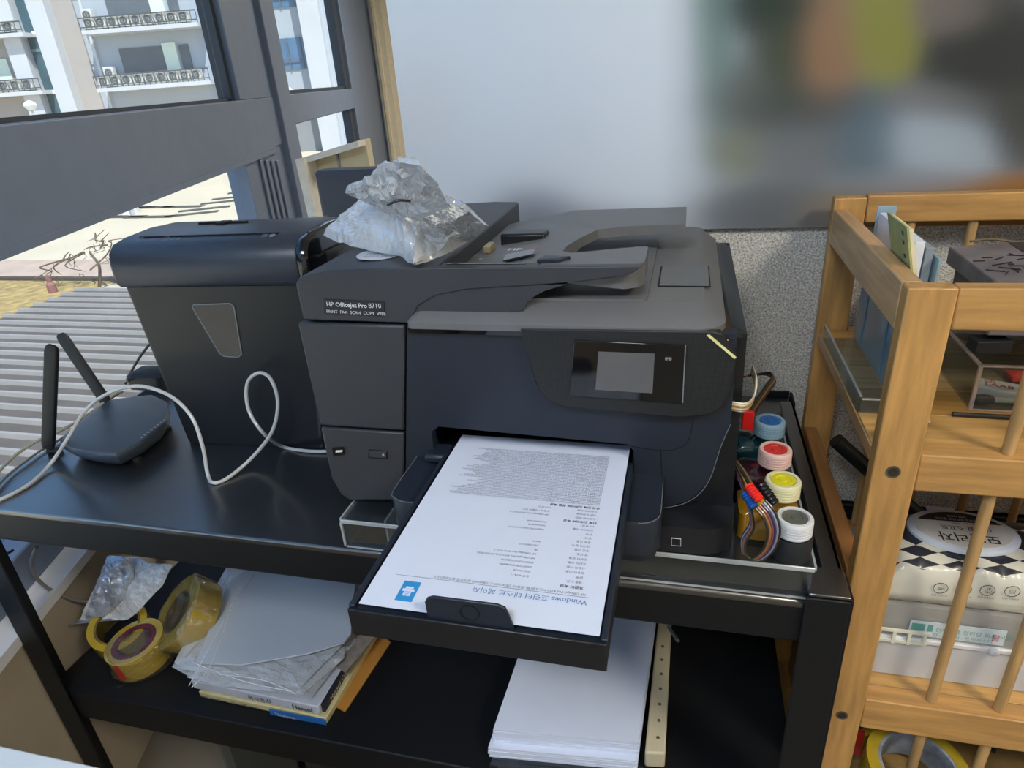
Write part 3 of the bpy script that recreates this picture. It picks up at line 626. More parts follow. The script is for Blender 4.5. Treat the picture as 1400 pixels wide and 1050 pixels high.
# round service sticker on the feeder cover
q = Zp(520, 348, 1.1706); bm = BM(); lathe(bm, ((.0285, 0), (.0285, .0004)), (q.x, q.y, 1.1712), 40); sk = obj('round_sticker', bm, mat('pale_sticker', '#c9ced6', .5), pr, label='round white service sticker with dark lettering')
bm = BM()
for i, (s, sz) in enumerate((('오피스잉크', .008), ('1588-0000', .0085), ('무한잉크 전문', .0055))): ztext(bm, s, (q.x, q.y + .008 - i * .011, 1.1718), sz, (1, 0, 0), (0, 1, 0), align='CENTER')
obj('sticker_lettering', bm, mat('ink_black', '#1b1d22', .7), sk)

# test page on the tray
m_paper = mat('white_paper', '#d3dcf0', .75, var=.01)
pg = thing('test_page', 'white printed test page lying upside down on the extended printer tray', 'paper', (-.16, .54, .9462))
PX0, PX1, PY0, PY1 = -.2635, -.0528, .3885, .6865
PZt = .9468
bm = BM(); 
for i in range(8):
    pass
bmv = [[bm.verts.new((x, PY0 + (PY1 - PY0) * j / 12, PZt + .0)) for x in (PX0, PX1)] for j in range(13)]
for j in range(12): bm.faces.new((bmv[j][0], bmv[j][1], bmv[j + 1][1], bmv[j + 1][0]))
for v in list(bm.verts): pass
r_ = bmesh.ops.extrude_face_region(bm, geom=list(bm.faces)); bmesh.ops.translate(bm, vec=(0, 0, -.0005), verts=[g for g in r_['geom'] if isinstance(g, bmesh.types.BMVert)])
bmesh.ops.recalc_face_normals(bm, faces=bm.faces); obj('sheet', bm, m_paper, pg)
UX, UY = (-1, 0, 0), (0, -1, 0); ZT = PZt + .0003
m_ink = mat('printed_ink', '#30343c', .7); m_ink2 = mat('faint_ink', '#6c737f', .7); m_blue = mat('blue_ink', '#3f76b0', .7); m_ico = mat('icon_blue', '#2f8fd0', .6)
def pgp(px, py): return Zp(px, py, ZT)
q = pgp(803, 822); q2 = pgp(677, 799)
bm = BM(); ztext(bm, 'Windows 프린터 테스트 페이지', (q.x, q.y + .0005, ZT), .0078, UX, UY); obj('title_text', bm, m_blue, pg)
bm = BM(); ztext(bm, 'HP OfficeJet Pro 8710 PCL-3을(를) 컴퓨터: DESKTOP-C1UB6M4에 올바르게 설치했습니다.', (pgp(801, 812).x, pgp(801, 812).y, ZT), .0037, UX, UY)
rows = [('프린터 속성', None, 804.5), ('제출 시간:', '오후 4:34:11', 0), ('날짜:', '2023-04-25', 0), ('컴퓨터 이름:', 'DESKTOP-C1UB6M4', 0), ('사용자 이름:', 'DESKTOP-C1UB6M4', 0), ('프린터 이름:', 'HP OfficeJet Pro 8710 PCL-3(네트워크)', 0), ('프린터 모델:', 'HP OfficeJet Pro 8710 PCL-3', 0), ('색 지원:', '예', 0), ('포트 이름:', '192.168.0.217', 0), ('데이터 형식:', 'RAW', 0),
        ('공유 이름:', '', 0), ('위치:', '', 0), ('주석:', 'http://192.168.0.217:3911/', 0), ('드라이버 이름:', 'hpbxpsv4.dll', 0), ('OS 환경:', 'Windows x64', 0), ('인쇄 드라이버 속성', None, 0), ('드라이버 버전:', 'HP OfficeJet Pro 8710 PCL-3', 0), ('기본 드라이버:', '유형 4 - 사용자 모드', 0), ('드라이버 유형:', '15.4 (0.1)', 0), ('추가 인쇄 드라이버 파일 속성', None, 0)]
y0 = pgp(803, 803).y; y1 = pgp(818, 694).y; xc = pgp(798, 803).x
for i, (a, b, _) in enumerate(rows):
    y = y0 + (y1 - y0) * i / (len(rows) - 1)
    if b is None: bmh = BM(); ztext(bmh, a, (xc, y, ZT), .0043, UX, UY, bold=.00008); obj('heading_text', bmh, m_ink, pg)
    else: ztext(bm, a, (xc - .002, y, ZT), .0035, UX, UY); ztext(bm, b, (xc - .050, y, ZT), .0035, UX, UY) if b else None
obj('table_text', bm, m_ink2, pg)
bm = BM(); rnd = random.Random(5); ya = pgp(820, 690).y; yb = pgp(840, 625).y; NL = 34
parts = ['C:\\WINDOWS\\System32\\DriverStore\\FileRepository\\hpinkcoi.inf_amd64', 'hpvyt15.dll', 'UNIDRV.DLL', 'hpmdp083.gpd', '(0.3.9600.17415)', 'C:\\WINDOWS\\system32\\spool\\DRIVERS\\x64\\3\\']
for i in range(NL):
    s = ''
    L = rnd.choice((92, 96, 98, 100, 97, 88)) if i > 4 else 104
    while len(s) < L: s += rnd.choice(parts) + ('-' if rnd.random() < .5 else ' ')
    ztext(bm, s[:L], (xc - .001, ya + (yb - ya) * i / (NL - 1), ZT), .0029, UX, UY)
print('text tris', len(bm.faces)); xsm = min(v.co.x for v in bm.verts)
kx = (PX0 + .022 - xc) / (xsm - xc)
for v in bm.verts: v.co.x = xc + (v.co.x - xc) * kx
obj('listing_text', bm, m_ink2, pg, kind=None)
bm = BM(); a = pgp(541, 785); b = pgp(806, 815); box(bm, a.x, b.x, a.y - .0002, a.y + .0002, ZT - .0001, ZT); obj('rule_line', bm, m_ink2, pg)
ic = [pgp(*p) for p in ((539, 820), (566, 825), (576, 797), (549, 793))]
icx0 = ic[0].x; icx1 = ic[2].x; icy0 = ic[0].y; icy1 = ic[3].y
bm = BM(); box(bm, icx0, icx1, icy0, icy1, ZT - .0001, ZT); io = obj('printer_icon', bm, m_ico, pg, label='blue square icon with white printer symbol')
bm = BM(); cx, cy = (icx0 + icx1) / 2, (icy0 + icy1) / 2; k = (icx1 - icx0) / 2
for x0, x1, y0_, y1_ in ((-.45, .45, .38, .68), (-.72, .72, -.05, .34), (-.42, .42, -.72, -.12)): box(bm, cx + x0 * k, cx + x1 * k, cy + y0_ * k, cy + y1_ * k, ZT, ZT + .0001)
obj('icon_glyph', bm, m_paper, io)
bm = BM()
for yy_ in (-.6, -.42, -.26): box(bm, cx - .25 * k, cx + .25 * k, cy + yy_ * k, cy + (yy_ + .06) * k, ZT + .0001, ZT + .0002)
obj('icon_lines', bm, m_ico, io)

# =================================================================== INK BOTTLES, TUBES, CONNECTORS
m_cap = {}
specs = [('blue', '#1f73c4', '#9fc4d8', '#0d3a44', 1053, 574), ('red', '#c8302c', '#dcb9b2', '#2c0f1c', 1060.5, 613), ('yellow', '#d6cf1c', '#dbd7ae', '#8a6312', 1071, 655), ('black', '#5b5c58', '#d7dade', '#0a0a08', 1087, 706)]
ZC = .916
for i, (nm, disc, capc, ink, px, py) in enumerate(specs):
    zc = ZC - (.018 if nm == 'black' else 0); c = Zp(px, py, zc); bz = .8466 - (.018 if nm == 'black' else 0)
    t = thing('ink_bottle', {'blue': 'clear ink bottle with a frosted cap and blue top, farthest of the four', 'red': 'clear ink bottle with a pinkish cap and red top, second farthest', 'yellow': 'amber ink bottle with a cream cap and yellow top, third from the back', 'black': 'dark ink bottle with a white cap and grey top, nearest at the cart corner'}[nm], 'ink bottle', (c.x, c.y, bz), 'refill ink bottles beside the printer')
    bm = BM()
    if nm == 'black':
        lathe(bm, ((.004, .0185), (.0205, .0185), (.0215, .021), (.0215, .042), (.0195, .047)), (c.x, c.y, bz), 32)
    else:
        loft(bm, [rrect(c.x - .047, c.x + .0185, c.y - .027, c.y + .027, .008, z, 4) for z in (bz + .0005, bz + .034)] + [rrect(c.x - .040, c.x + .0175, c.y - .022, c.y + .022, .008, bz + .040, 4)])
    obj('bottle_body', bm, mat('ink_%s' % nm, ink, .08, coat=.9, var=.2), t, smooth=True)
    bm = BM(); lathe(bm, ((.0165, .038), (.0165, .050)), (c.x, c.y, bz), 28); obj('bottle_neck', bm, mat('ink_%s' % nm, ink), t, smooth=True)
    bm = BM(); prof = [(.0185, .0485)]
    for k in range(4): z = .0500 + k * .0035; prof += [(.0198, z), (.0198, z + .0022), (.0190, z + .0026)]
    prof += [(.0198, .0640), (.0195, .0680), (.0183, zc - bz), (.0150, zc - bz), (.0146, zc - bz - .002), (.002, zc - bz - .002)]
    lathe(bm, prof, (c.x, c.y, bz), 40); cp_ = obj('cap', bm, mat('cap_%s' % nm, capc, .35, coat=.2, var=.03), t, smooth=True)
    bm = BM(); lathe(bm, ((.0135, 0), (.0135, .0012), (.0085, .0014), (.0080, .0006), (.0045, .0004), (.0040, .0018), (.001, .0018)), (c.x, c.y, zc - .0018), 36)
    obj('cap_disc', bm, mat('cap_disc_%s' % nm, disc, .25, coat=.4, var=.03), cp_, smooth=True)
# red clip
bm = BM(); a = XZ(((1016, 563), (1032, 564), (1029, 590), (1014, 586)), .80); prism(bm, a, 1, .80, .806); tag(obj('valve_clip', bm, mat('bright_red_plastic', '#e0201c', .4), bev=.001), 'bright red plastic clip beside the blue-topped ink bottle', 'clip')
# ribbon of ink tubes
def bundle(name, label, pts, cols, r, spread, closed=False):
    P = [Yp(x, y, Y) for x, y, Y in pts]
    c = sum(P, Vector()) / len(P); t = thing(name, label, 'tubes', (c.x, c.y, min(p.z for p in P)))
    S = smooth_path(P, 6)
    sides = []; s = Vector(spread)
    for j, p in enumerate(S):
        d = (S[min(j + 1, len(S) - 1)] - S[max(j - 1, 0)]).normalized(); s = (s - d * s.dot(d)).normalized(); sides.append(s.copy())
    for i, cl in enumerate(cols):
        Q = []
        for j, p in enumerate(S):
            s = sides[j]
            Q.append(p + s * (i - (len(cols) - 1) / 2) * r * 2.02)
        bm = BM(); tube(bm, Q, r, 7, smooth=False); obj('ink_tube', bm, mat('tube_' + cl[1:], cl, .3, coat=.3), t, smooth=True)
    return t
bundle('tube_ribbon', 'ribbon of cream, tan and dark ink tubes curling round the right of the printer', [(960, 556, .70), (992, 554, .662), (1018, 557, .655), (1030, 545, .70), (1033, 522, .73), (1028, 505, .80)], ['#8a7f6c', '#c9b48c', '#b4733c', '#d8cfae', '#e2dcc4'], .0011, (0, -.2, 1))
bundle('tube_ribbon', 'short loop of brown and orange ink tubes against the fabric partition', [(1022, 514, .96), (1034, 512, 1.0), (1050, 511, 1.02), (1058, 518, 1.0), (1048, 532, .95), (1032, 556, .88), (1022, 572, .84)], ['#3a2c22', '#c07f36', '#59432e', '#24211f'], .0017, (1, -.3, .5))
bundle('tube_loop', 'hanging loop of purple, black and orange ink tubes in front of the ink bottles', [(1040, 690, .60), (1052, 705, .595), (1058, 728, .592), (1050, 752, .595), (1032, 765, .60), (1018, 756, .604), (1017, 738, .608), (1028, 718, .612), (1024, 690, .62), (1012, 655, .66), (1004, 640, .70)], ['#2a2623', '#a06a36', '#7c4a52', '#3b3350', '#8b8fa8', '#2e2a28'], .0013, (1, -.2, -.4))
bundle('tube_ribbon', 'orange and black ink tubes running along the printer side to the red connector', [(1004, 632, .70), (1014, 645, .67), (1024, 662, .64), (1031, 673, .62)], ['#c08438', '#2a2623', '#7a6a3c'], .0014, (1, 0, .6))
for nm, cl, p0, p1, rr in (('red', '#ee2a22', (1023, 664, .615), (1039, 684, .60), .0052), ('blue', '#1a57a8', (1018, 674, .618), (1032, 694, .605), .0050), ('yellow', '#d9a31c', (1038, 684, .61), (1048, 700, .60), .0046), ('black', '#101012', (1040, 662, .62), (1060, 690, .605), .0056)):
    A_ = Yp(*p0); B_ = Yp(*p1); bm = BM(); d = (B_ - A_); L = d.length
    prof = [(rr * .4, 0)]
    for k in range(6): prof += [(rr, L * (k + .1) / 6), (rr, L * (k + .6) / 6), (rr * .82, L * (k + .75) / 6)]
    prof += [(rr * .6, L)]
    lathe(bm, prof, A_, 16, d); tag(obj('tube_connector', bm, mat('connector_' + nm, cl, .35, coat=.3), smooth=True), '%s ribbed plastic tube connector in front of the ink bottles' % nm, 'connector', 'tube connectors')

# =================================================================== SHREDDER
m_sh = mat('shredder_black', '#1d1f24', .38, var=.04, bump=.1, bscale=1200)
m_shh = mat('shredder_head', '#333a46', .35, var=.04, bump=.1, bscale=1200)
sd = thing('paper_shredder', 'black paper shredder with a tapered bin standing beside the printer', 'shredder', (-.71, .94, .80))
def SR(x, y): a = math.radians(3.5); dx, dy = x + .71, y - .94; return (-.71 + dx * math.cos(a) - dy * math.sin(a), .94 + dx * math.sin(a) + dy * math.cos(a))
def srect(x0, x1, y0, y1, r, z): return [(*SR(p[0], p[1]), z) for p in rrect(x0, x1, y0, y1, r, z, 5)]
bm = BM(); loft(bm, [srect(-.852, -.585, .850, 1.03, .012, .8005), srect(-.853, -.583, .848, 1.032, .012, .81), srect(-.868, -.548, .838, 1.045, .012, 1.092)]); bn = obj('bin', bm, m_sh, sd, smooth=True)
prof = [(.834, 1.094), (.829, 1.10), (.829, 1.132), (.834, 1.147), (.848, 1.158), (.88, 1.163), (.94, 1.165), (1.0, 1.161), (1.035, 1.150), (1.048, 1.132), (1.048, 1.094)]
bm = BM()
def sx(xs): 
    rings = []
    for x, k in xs: rings.append([(*SR(x, .94 + (y - .94) * (1 - k)), 1.125 + (z - 1.125) * (1 - k)) for y, z in prof])
    return rings
loft(bm, sx(((-.876, .12), (-.872, .03), (-.866, 0), (-.560, 0), (-.556, .02)))); hd = obj('head', bm, m_shh, sd, smooth=True)
bm = BM(); loft(bm, sx(((-.5555, .02), (-.552, .0), (-.545, 0), (-.538, .04), (-.536, .15)))); obj('end_cap', bm, m_gls, sd, smooth=True)
wpts = XZ(((264, 417), (312, 416), (317, 420), (327, 487), (322, 491), (303, 489), (298, 485), (263, 421)), .835)
def slant(u, v): return .848 - .0355 * (v - .81) + (u + .71) * .061
bm = BM(); prism(bm, wpts, 1, 0, 0, fa=lambda u, v: slant(u, v) - .0014, fb=lambda u, v: slant(u, v) + .003)
wo = obj('bin_window', bm, mat('smoky_window', '#1d1f23', .12, coat=.5, var=.35, vscale=40), sd)
bm = BM(); P = [(u, slant(u, v) - .0014, v) for u, v in wpts]; tube(bm, P + [P[0], P[1]], .0009, 6, smooth=False); obj('window_bezel', bm, mat('light_bezel', '#7e848e', .3), wo)
def stop(x, y, z=1.1655): q = SR(x, y); return (q[0], q[1], z)
bm = BM(); box(bm, -.84, -.60, .873, .877, 1.160, 1.1638, None)
for v in bm.verts: q = SR(v.co.x, v.co.y); v.co.x, v.co.y = q
obj('paper_slot', bm, m_seam, hd)
bm = BM(); box(bm, -.79, -.70, .955, .960, 1.163, 1.167); box(bm, -.752, -.735, .945, .968, 1.163, 1.1675)
for v in bm.verts: q = SR(v.co.x, v.co.y); v.co.x, v.co.y = q
obj('mode_switch', bm, m_seam, hd, bev=.0005)
bm = BM(); a = math.radians(3.5)
ztext(bm, '⊘ ▭ ▤ ◫ ⊗ ▢ ◪', stop(-.835, .857, 1.1615), .009, (math.cos(a), math.sin(a), 0), (0, .94, .3)); ztext(bm, '▣ ◍', stop(-.62, .857, 1.1615), .011, (math.cos(a), math.sin(a), 0), (0, .94, .3))
ztext(bm, '√ — ▪ ——', stop(-.745, .915, 1.166), .009, (math.cos(a), math.sin(a), 0), (0, 1, 0)); ztext(bm, 'PAPER SHREDDER', stop(-.63, .985, 1.165), .0075, (math.cos(a), math.sin(a), 0), (0, 1, 0))
obj('head_symbols', bm, mat('grey_print', '#8d95a0', .6), hd)

# =================================================================== ROUTER
m_rt = mat('router_grey', '#424c58', .38, var=.04, bump=.1, bscale=1200)
ro = thing('wifi_router', 'black faceted wireless router with two antennas at the left of the cart top', 'router', (-.95, .83, .80))
tp_ = [Zp(*p, .838) for p in ((80, 604), (97, 613), (130, 619), (158, 620), (192, 603), (226, 577), (232, 563), (228, 549), (208, 539), (172, 543), (150, 546), (118, 568), (92, 590))]
cc = sum(tp_, Vector()) / len(tp_)
def sc(k, z): return [((cc.x + (p.x - cc.x) * k), (cc.y + (p.y - cc.y) * k), z) for p in tp_]
bm = BM(); loft(bm, [sc(.80, .804), sc(.95, .820), sc(1.0, .832), sc(.985, .838), sc(.80, .842)]); sh_ = obj('shell', bm, m_rt, ro, bev=.001)
bm = BM(); a = Zp(193, 597, .8425); b = Zp(224, 573, .8425)
for k in range(8): p = a.lerp(b, k / 7); box(bm, p.x - .0022, p.x + .0022, p.y - .001, p.y + .001, .8405, .8412)
obj('indicator_lights', bm, mat('grey_print', '#8d95a0'), sh_)
for k in range(4): bm = BM(); q = ((-.90, .78), (-1.0, .78), (-.92, .88), (-1.02, .87))[k]; lathe(bm, ((.008, 0), (.008, .006)), (q[0], q[1], .8003), 12); obj('foot', bm, m_dark, ro)
def antenna(p0, p1, wd):
    A_ = Yp(*p0); B_ = Yp(*p1); d = (B_ - A_).normalized(); L = (B_ - A_).length
    side = Vector((-.25, .97, 0)).cross(d).normalized(); th = side.cross(d).normalized()
    M = Matrix((side, th, d)).transposed().to_4x4(); M.translation = A_
    bm = BM(); rings = []
    for h, k in ((0, .85), (.01, 1), (L - .012, .98), (L - .003, .8), (L, .5)):
        rings.append([M @ Vector((p[0], p[1], h)) for p in rrect(-wd / 2 * k, wd / 2 * k, -.005 * k, .005 * k, .003 * k, 0, 3)])
    loft(bm, rings); o = obj('antenna', bm, m_dark, ro, smooth=True)
    bm = BM(); lathe(bm, ((.006, 0), (.006, .022)), A_ - d * .008, 12, Vector((.9, .3, 0))); obj('hinge', bm, m_dark, o)
antenna((66, 612, .775), (71, 472, .775), .0215); antenna((146, 551, .915), (82, 456, .915), .0215)
bm = BM(); loft(bm, [rrect(-1.16, -1.07, 1.03, 1.09, .012, z, 4) for z in (.8003, .83)] + [rrect(-1.15, -1.08, 1.04, 1.08, .01, .836, 4)])
for v in bm.verts: v.co.x += .015; v.co.y -= .0
tag(obj('power_adapter', bm, m_dark, smooth=True), 'black power adapter behind the router next to the shredder', 'adapter')

# cables
def cable(label, pts, r, col, name='cable', cat='cable', conn=None):
    P = [f(*a) for f, a in pts]; bm = BM(); tube(bm, P, r, 8, k=8)
    return tag(obj(name, bm, mat('cable_' + col[1:], col, .4, coat=.2), smooth=True), label, cat)
Z_, Y_ = (lambda x, y, z: Zp(x, y, z)), (lambda x, y, z: Yp(x, y, z))
cable('white network cable looping over the router and in front of the shredder', [(Z_, (-30, 690, .8036)), (Z_, (0, 683, .8036)), (Z_, (40, 662, .8036)), (Z_, (70, 633, .81)), (Z_, (92, 600, .85)), (Y_, (118, 560, .80)), (Y_, (150, 537, .80)), (Y_, (190, 528, .79)), (Y_, (232, 541, .78)), (Y_, (262, 570, .77)), (Y_, (277, 610, .755)), (Z_, (284, 648, .806)), (Z_, (292, 660, .8036)), (Z_, (312, 653, .8036)), (Y_, (345, 625, .79)), (Y_, (372, 590, .80)), (Y_, (380, 550, .81)), (Y_, (370, 518, .82)), (Y_, (353, 510, .82)), (Y_, (338, 525, .82)), (Y_, (340, 560, .81)), (Y_, (360, 592, .80)), (Z_, (385, 610, .806)), (Z_, (415, 616, .8036)), (Z_, (447, 617, .8036)), (Z_, (490, 610, .8036))], .0030, '#c3c4c4')
cable('beige cable running along the back left edge of the cart behind the router', [(Z_, (-20, 668, .815)), (Z_, (10, 632, .815)), (Z_, (45, 606, .82)), (Z_, (90, 585, .825)), (Z_, (130, 560, .83)), (Z_, (165, 530, .84))], .0028, '#a8a79c')
cable('thin grey cable beside the beige one at the cart edge', [(Z_, (-20, 690, .805)), (Z_, (5, 655, .805)), (Z_, (50, 620, .805)), (Z_, (95, 592, .805)), (Z_, (140, 553, .81)), (Z_, (168, 535, .82))], .0022, '#6f716e')
cable('thin black cable rising from the adapter behind the shredder', [(Z_, (172, 524, .835)), (Y_, (175, 516, 1.08)), (Y_, (190, 490, 1.09)), (Y_, (205, 470, 1.10))], .0028, '#1b1c1f')
cable('grey cable hanging under the left end of the cart top', [(Y_, (50, 748, .70)), (Y_, (43, 770, .70)), (Y_, (50, 790, .70)), (Y_, (72, 808, .72)), (Y_, (110, 822, .75)), (Y_, (140, 823, .78))], .0034, '#7f7c76')
cable('dark cable beside the left cart leg below the top', [(Y_, (18, 752, .68)), (Y_, (4, 763, .66)), (Y_, (16, 778, .655)), (Y_, (19, 792, .66))], .0026, '#2e2f31')
cable('pale cable lying behind the tape roll on the lower shelf', [(Y_, (35, 822, .72)), (Y_, (60, 812, .75)), (Y_, (100, 820, .78)), (Y_, (150, 826, .80))], .0032, '#908d86')
cable('grey cable loop behind the lower shelf corner', [(Y_, (76, 920, .80)), (Y_, (77, 895, .80)), (Y_, (82, 877, .80)), (Y_, (100, 873, .80)), (Y_, (130, 876, .80))], .0030, '#7a766c')
cable('short grey cable end against the beige wall', [(Y_, (70, 859, .80)), (Y_, (100, 861, .80)), (Y_, (130, 861, .80))], .0030, '#6c6860')
cable('dark thin cable hanging below the lower shelf', [(Y_, (170, 990, .85)), (Y_, (200, 1012, .85)), (Y_, (228, 1040, .85)), (Y_, (236, 1070, .85))], .0030, '#4a4641')
cable('second dark cable hanging below the lower shelf', [(Y_, (215, 1000, .88)), (Y_, (230, 1020, .88)), (Y_, (236, 1045, .88)), (Y_, (237, 1075, .88))], .0034, '#423f3c')

# =================================================================== BAG ON THE PRINTER
m_bag = film('crinkled_clear_bag', '#f6fafe', .46, .55, .13, bump=1, bscale=40, fm=.5)
m_bag2 = film('milky_bag', '#f2f6fb', .58, .5, .14, bump=1, bscale=40, fm=.45)
def sheet_bag(name, ctrl, Z0, puff, label, material, seed, cat='bag', parent_parts=None, res=34, amp=.007, frq=40):
    """crumpled bag: closed outline given as world points (x, y, z), domed between"""
    n = len(ctrl); c = sum(ctrl, Vector()) / n
    S = []
    for i in range(n):
        a, b = ctrl[i], ctrl[(i + 1) % n]
        for j in range(9): S.append(a.lerp(b, j / 9))
    rings = []; K = 16
    def ringk(t, side):
        h = (1 - t * t) ** .5 * puff * (1 if side > 0 else .25) * side
        out = []
        for p in S:
            q = c.lerp(p, t) + Vector((0, 0, h)); w_ = min(1, 1.4 * (1 - t) + .25)
            f = noise.noise_vector(q * frq + Vector((seed, 0, 0))) + .5 * noise.noise_vector(q * frq * 2.3)
            r = abs(noise.noise(q * frq * 1.7 + Vector((0, seed, 0)))) - .25
            q = q + f * amp * w_ + Vector((0, 0, r * amp * 1.5 * w_)); out.append(q)
        return out
    for k in range(K + 1): rings.append(ringk((.04 + .96 * k / K), 1))
    for k in range(K - 1, -1, -1): rings.append(ringk((.04 + .96 * k / K), -1))
    bm = BM(); loft(bm, rings)
    for v in bm.verts: v.co.z = max(v.co.z, Z0(v.co.x, v.co.y) if callable(Z0) else Z0)
    return bm
bg_ = thing('plastic_bag', 'crumpled clear plastic bag lying on top of the printer', 'bag', (-.30, .80, 1.173))
lift = lambda p, z: Zp(p[0], p[1], z)
top = 1.174
out1 = [lift(p, z) for p, z in (((442, 322), 1.178), ((470, 298), 1.20), ((492, 278), 1.215), ((530, 272), 1.24), ((590, 268), 1.25), ((640, 288), 1.24), ((668, 312), 1.215), ((640, 330), 1.185), ((606, 350), 1.177), ((568, 362), 1.175), ((545, 350), 1.176), ((500, 341), 1.176), ((465, 332), 1.177))]
obj('bag_film', sheet_bag('bag', out1, top - .0005, .028, '', None, 2.1), m_bag2, bg_)
out2 = [lift(p, z) for p, z in (((471, 264), 1.245), ((500, 250), 1.265), ((520, 233), 1.28), ((545, 224), 1.295), ((575, 226), 1.295), ((600, 250), 1.28), ((612, 285), 1.25), ((570, 300), 1.23), ((530, 292), 1.22), ((500, 276), 1.23))]
obj('bag_neck', sheet_bag('bag', out2, top, .016, '', None, 5.5), m_bag, bg_)
out3 = [lift(p, z) for p, z in (((545, 310), 1.20), ((580, 300), 1.215), ((620, 318), 1.205), ((600, 345), 1.182), ((566, 362), 1.178), ((552, 345), 1.182))]
obj('bag_fold', sheet_bag('bag', out3, top, .014, '', None, 8.2), m_bag, bg_)
cable('thin dark wire showing inside the plastic bag', [(Z_, (530, 280, 1.262)), (Z_, (545, 274, 1.266)), (Z_, (560, 275, 1.262))], .0012, '#2b2d31')

# items behind the partition by the window
bx = thing('window_box', 'cream board box with raised rim leaning at the window behind the shredder', 'box', (-1.2, 2.2, 0))
a = [Yp(*p, 2.2) for p in ((421, 214), (499, 190), (517, 262), (455, 330))]
ux = (a[1] - a[0]); 
bm = BM(); prism(bm, [(a[0].x, a[0].z), (a[1].x, a[1].z), (a[1].x + .02, .55), (a[0].x + .02, .55)], 1, 2.2, 2.24); obj('back_board', bm, mat('cream_board', '#cfc3a2', .7, var=.05), bx)
bm = BM(); prism(bm, [(a[0].x, a[0].z), (a[1].x, a[1].z), (a[1].x, a[1].z - .02), (a[0].x, a[0].z - .02)], 1, 2.14, 2.20); prism(bm, [(a[0].x - .004, a[0].z), (a[0].x + .028, a[0].z), (a[0].x + .048, .55), (a[0].x + .016, .55)], 1, 2.12, 2.2)
obj('rim', bm, mat('white_rim', '#e2dcd0', .6), bx)
bm = BM(); box(bm, -1.19, -1.183, 2.19, 2.2, .9, 1.16); obj('panel_joint', bm, m_joint, bx); bm = BM(); lathe(bm, ((.008, 0), (.008, .01)), Yp(499, 240, 2.19), 12, (0, -1, 0)); obj('hook_knob', bm, m_dark, bx)
bm = BM(); loft(bm, [rrect(-.885, -.45, 1.50, 1.56, .015, z, 3) for z in (0.6, 1.17)] + [rrect(-.88, -.455, 1.505, 1.555, .012, 1.175, 3)])
tag(obj('dark_screen_back', bm, mat('slate_plastic', '#3c4250', .5), smooth=True), 'dark slate rounded panel standing behind the plastic bag near the window', 'monitor')
bm = BM(); box(bm, -.88, -.45, 1.44, 1.60, 0, .5995); tag(obj('side_cabinet', bm, mat('cabinet_grey', '#8d8b88', .6), bev=.004), 'plain grey cabinet hidden behind the partition under the dark panel', 'cabinet')

# =================================================================== LOWER SHELF OF THE CART
SZ = .3905
m_tape = mat('amber_tape', '#a8902a', .18, coat=.5, var=.15, vscale=25)
m_core = mat('tape_core_print', '#5b1b2c', .5, var=.5, vscale=60)
m_wrap = film('tape_wrap', '#efe9c8', .03, .3, .08, fm=.35, bump=1, bscale=60)
def tape(c, ro_, ri_, h, axis, label, core='#5b1b2c', parent=None):
    t = thing('tape_roll', label, 'tape roll', c, 'rolls of packing tape')
    bm = BM(); ring(bm, ro_, ri_ + .003, h, c, 44, axis); obj('tape_winding', bm, m_tape, t, smooth=True)
    bm = BM(); ring(bm, ri_ + .0028, ri_ - (.006 if core == '#5b1b2c' else .001), h * .98, Vector(c) + Vector(axis).normalized() * h * .01, 44, axis); obj('tape_core', bm, mat('core_' + core[1:], core, .5, var=.4, vscale=50), t, smooth=True)
    return t
t1 = tape(Vector((-.965, .705, SZ + .0078)), .052, .037, .048, (-.06, -.12, 1), 'amber packing tape roll with red tab and dark red core, shrink-wrapped at the front left of the lower shelf')
t1['label'] = 'amber packing tape roll with red tab and dark red core on the lower shelf'
bm = BM(); M = Matrix.Translation((-.962, .648, SZ + .012)); box(bm, -.005, .005, 0, .003, .0, .036, M @ Matrix.Rotation(-.1, 4, 'Y')); obj('red_tab', bm, mat('red_tab', '#a5211f', .4), t1)
bm = BM(); lathe(bm, ((.01, -.001), (.053, -.001), (.0565, .004), (.056, .046), (.054, .051), (.045, .053)), (-.965, .705, SZ + .0015), 44)
for v in bm.verts:
    if v.co.z > SZ + .003: v.co += noise.noise_vector(v.co * 60) * .0035
bm2 = bm; obj('shrink_wrap', bm2, m_wrap, t1, smooth=False)
bm = BM(); loft(bm, [[(-.965 + (.058 + .008 * math.sin(5 * a_)) * math.cos(a_), .705 + (.058 + .010 * math.sin(7 * a_ + 1)) * math.sin(a_), z + .002 * math.sin(9 * a_)) for a_ in [2 * math.pi * k / 40 for k in range(40)]] for z in (SZ + .003, SZ + .006)], closed=False); obj('wrap_skirt', bm, m_wrap, t1)
t2 = tape(Zp(273, 846, .44), .070, .038, .048, (-.5, -.45, .75), 'wide amber packing tape roll tilted against the paper ream on the lower shelf', '#54421a')
t3 = tape(Zp(170, 868, .4125), .052, .037, .045, (.25, -.3, .95), 'amber packing tape roll lying under the grey and white plastic bag', '#5f5120')
bm = BM(); lathe(bm, ((.006, -.002), (.070, -.002), (.0725, .004), (.0725, .046), (.066, .052), (.03, .05), (.006, .046)), Zp(273, 846, .44), 40, (-.5, -.45, .75))
for v in bm.verts: v.co += noise.noise_vector(v.co * 45) * .005; v.co.z = max(v.co.z, SZ + .001)
obj('clear_wrap', bm, m_wrap, t2)
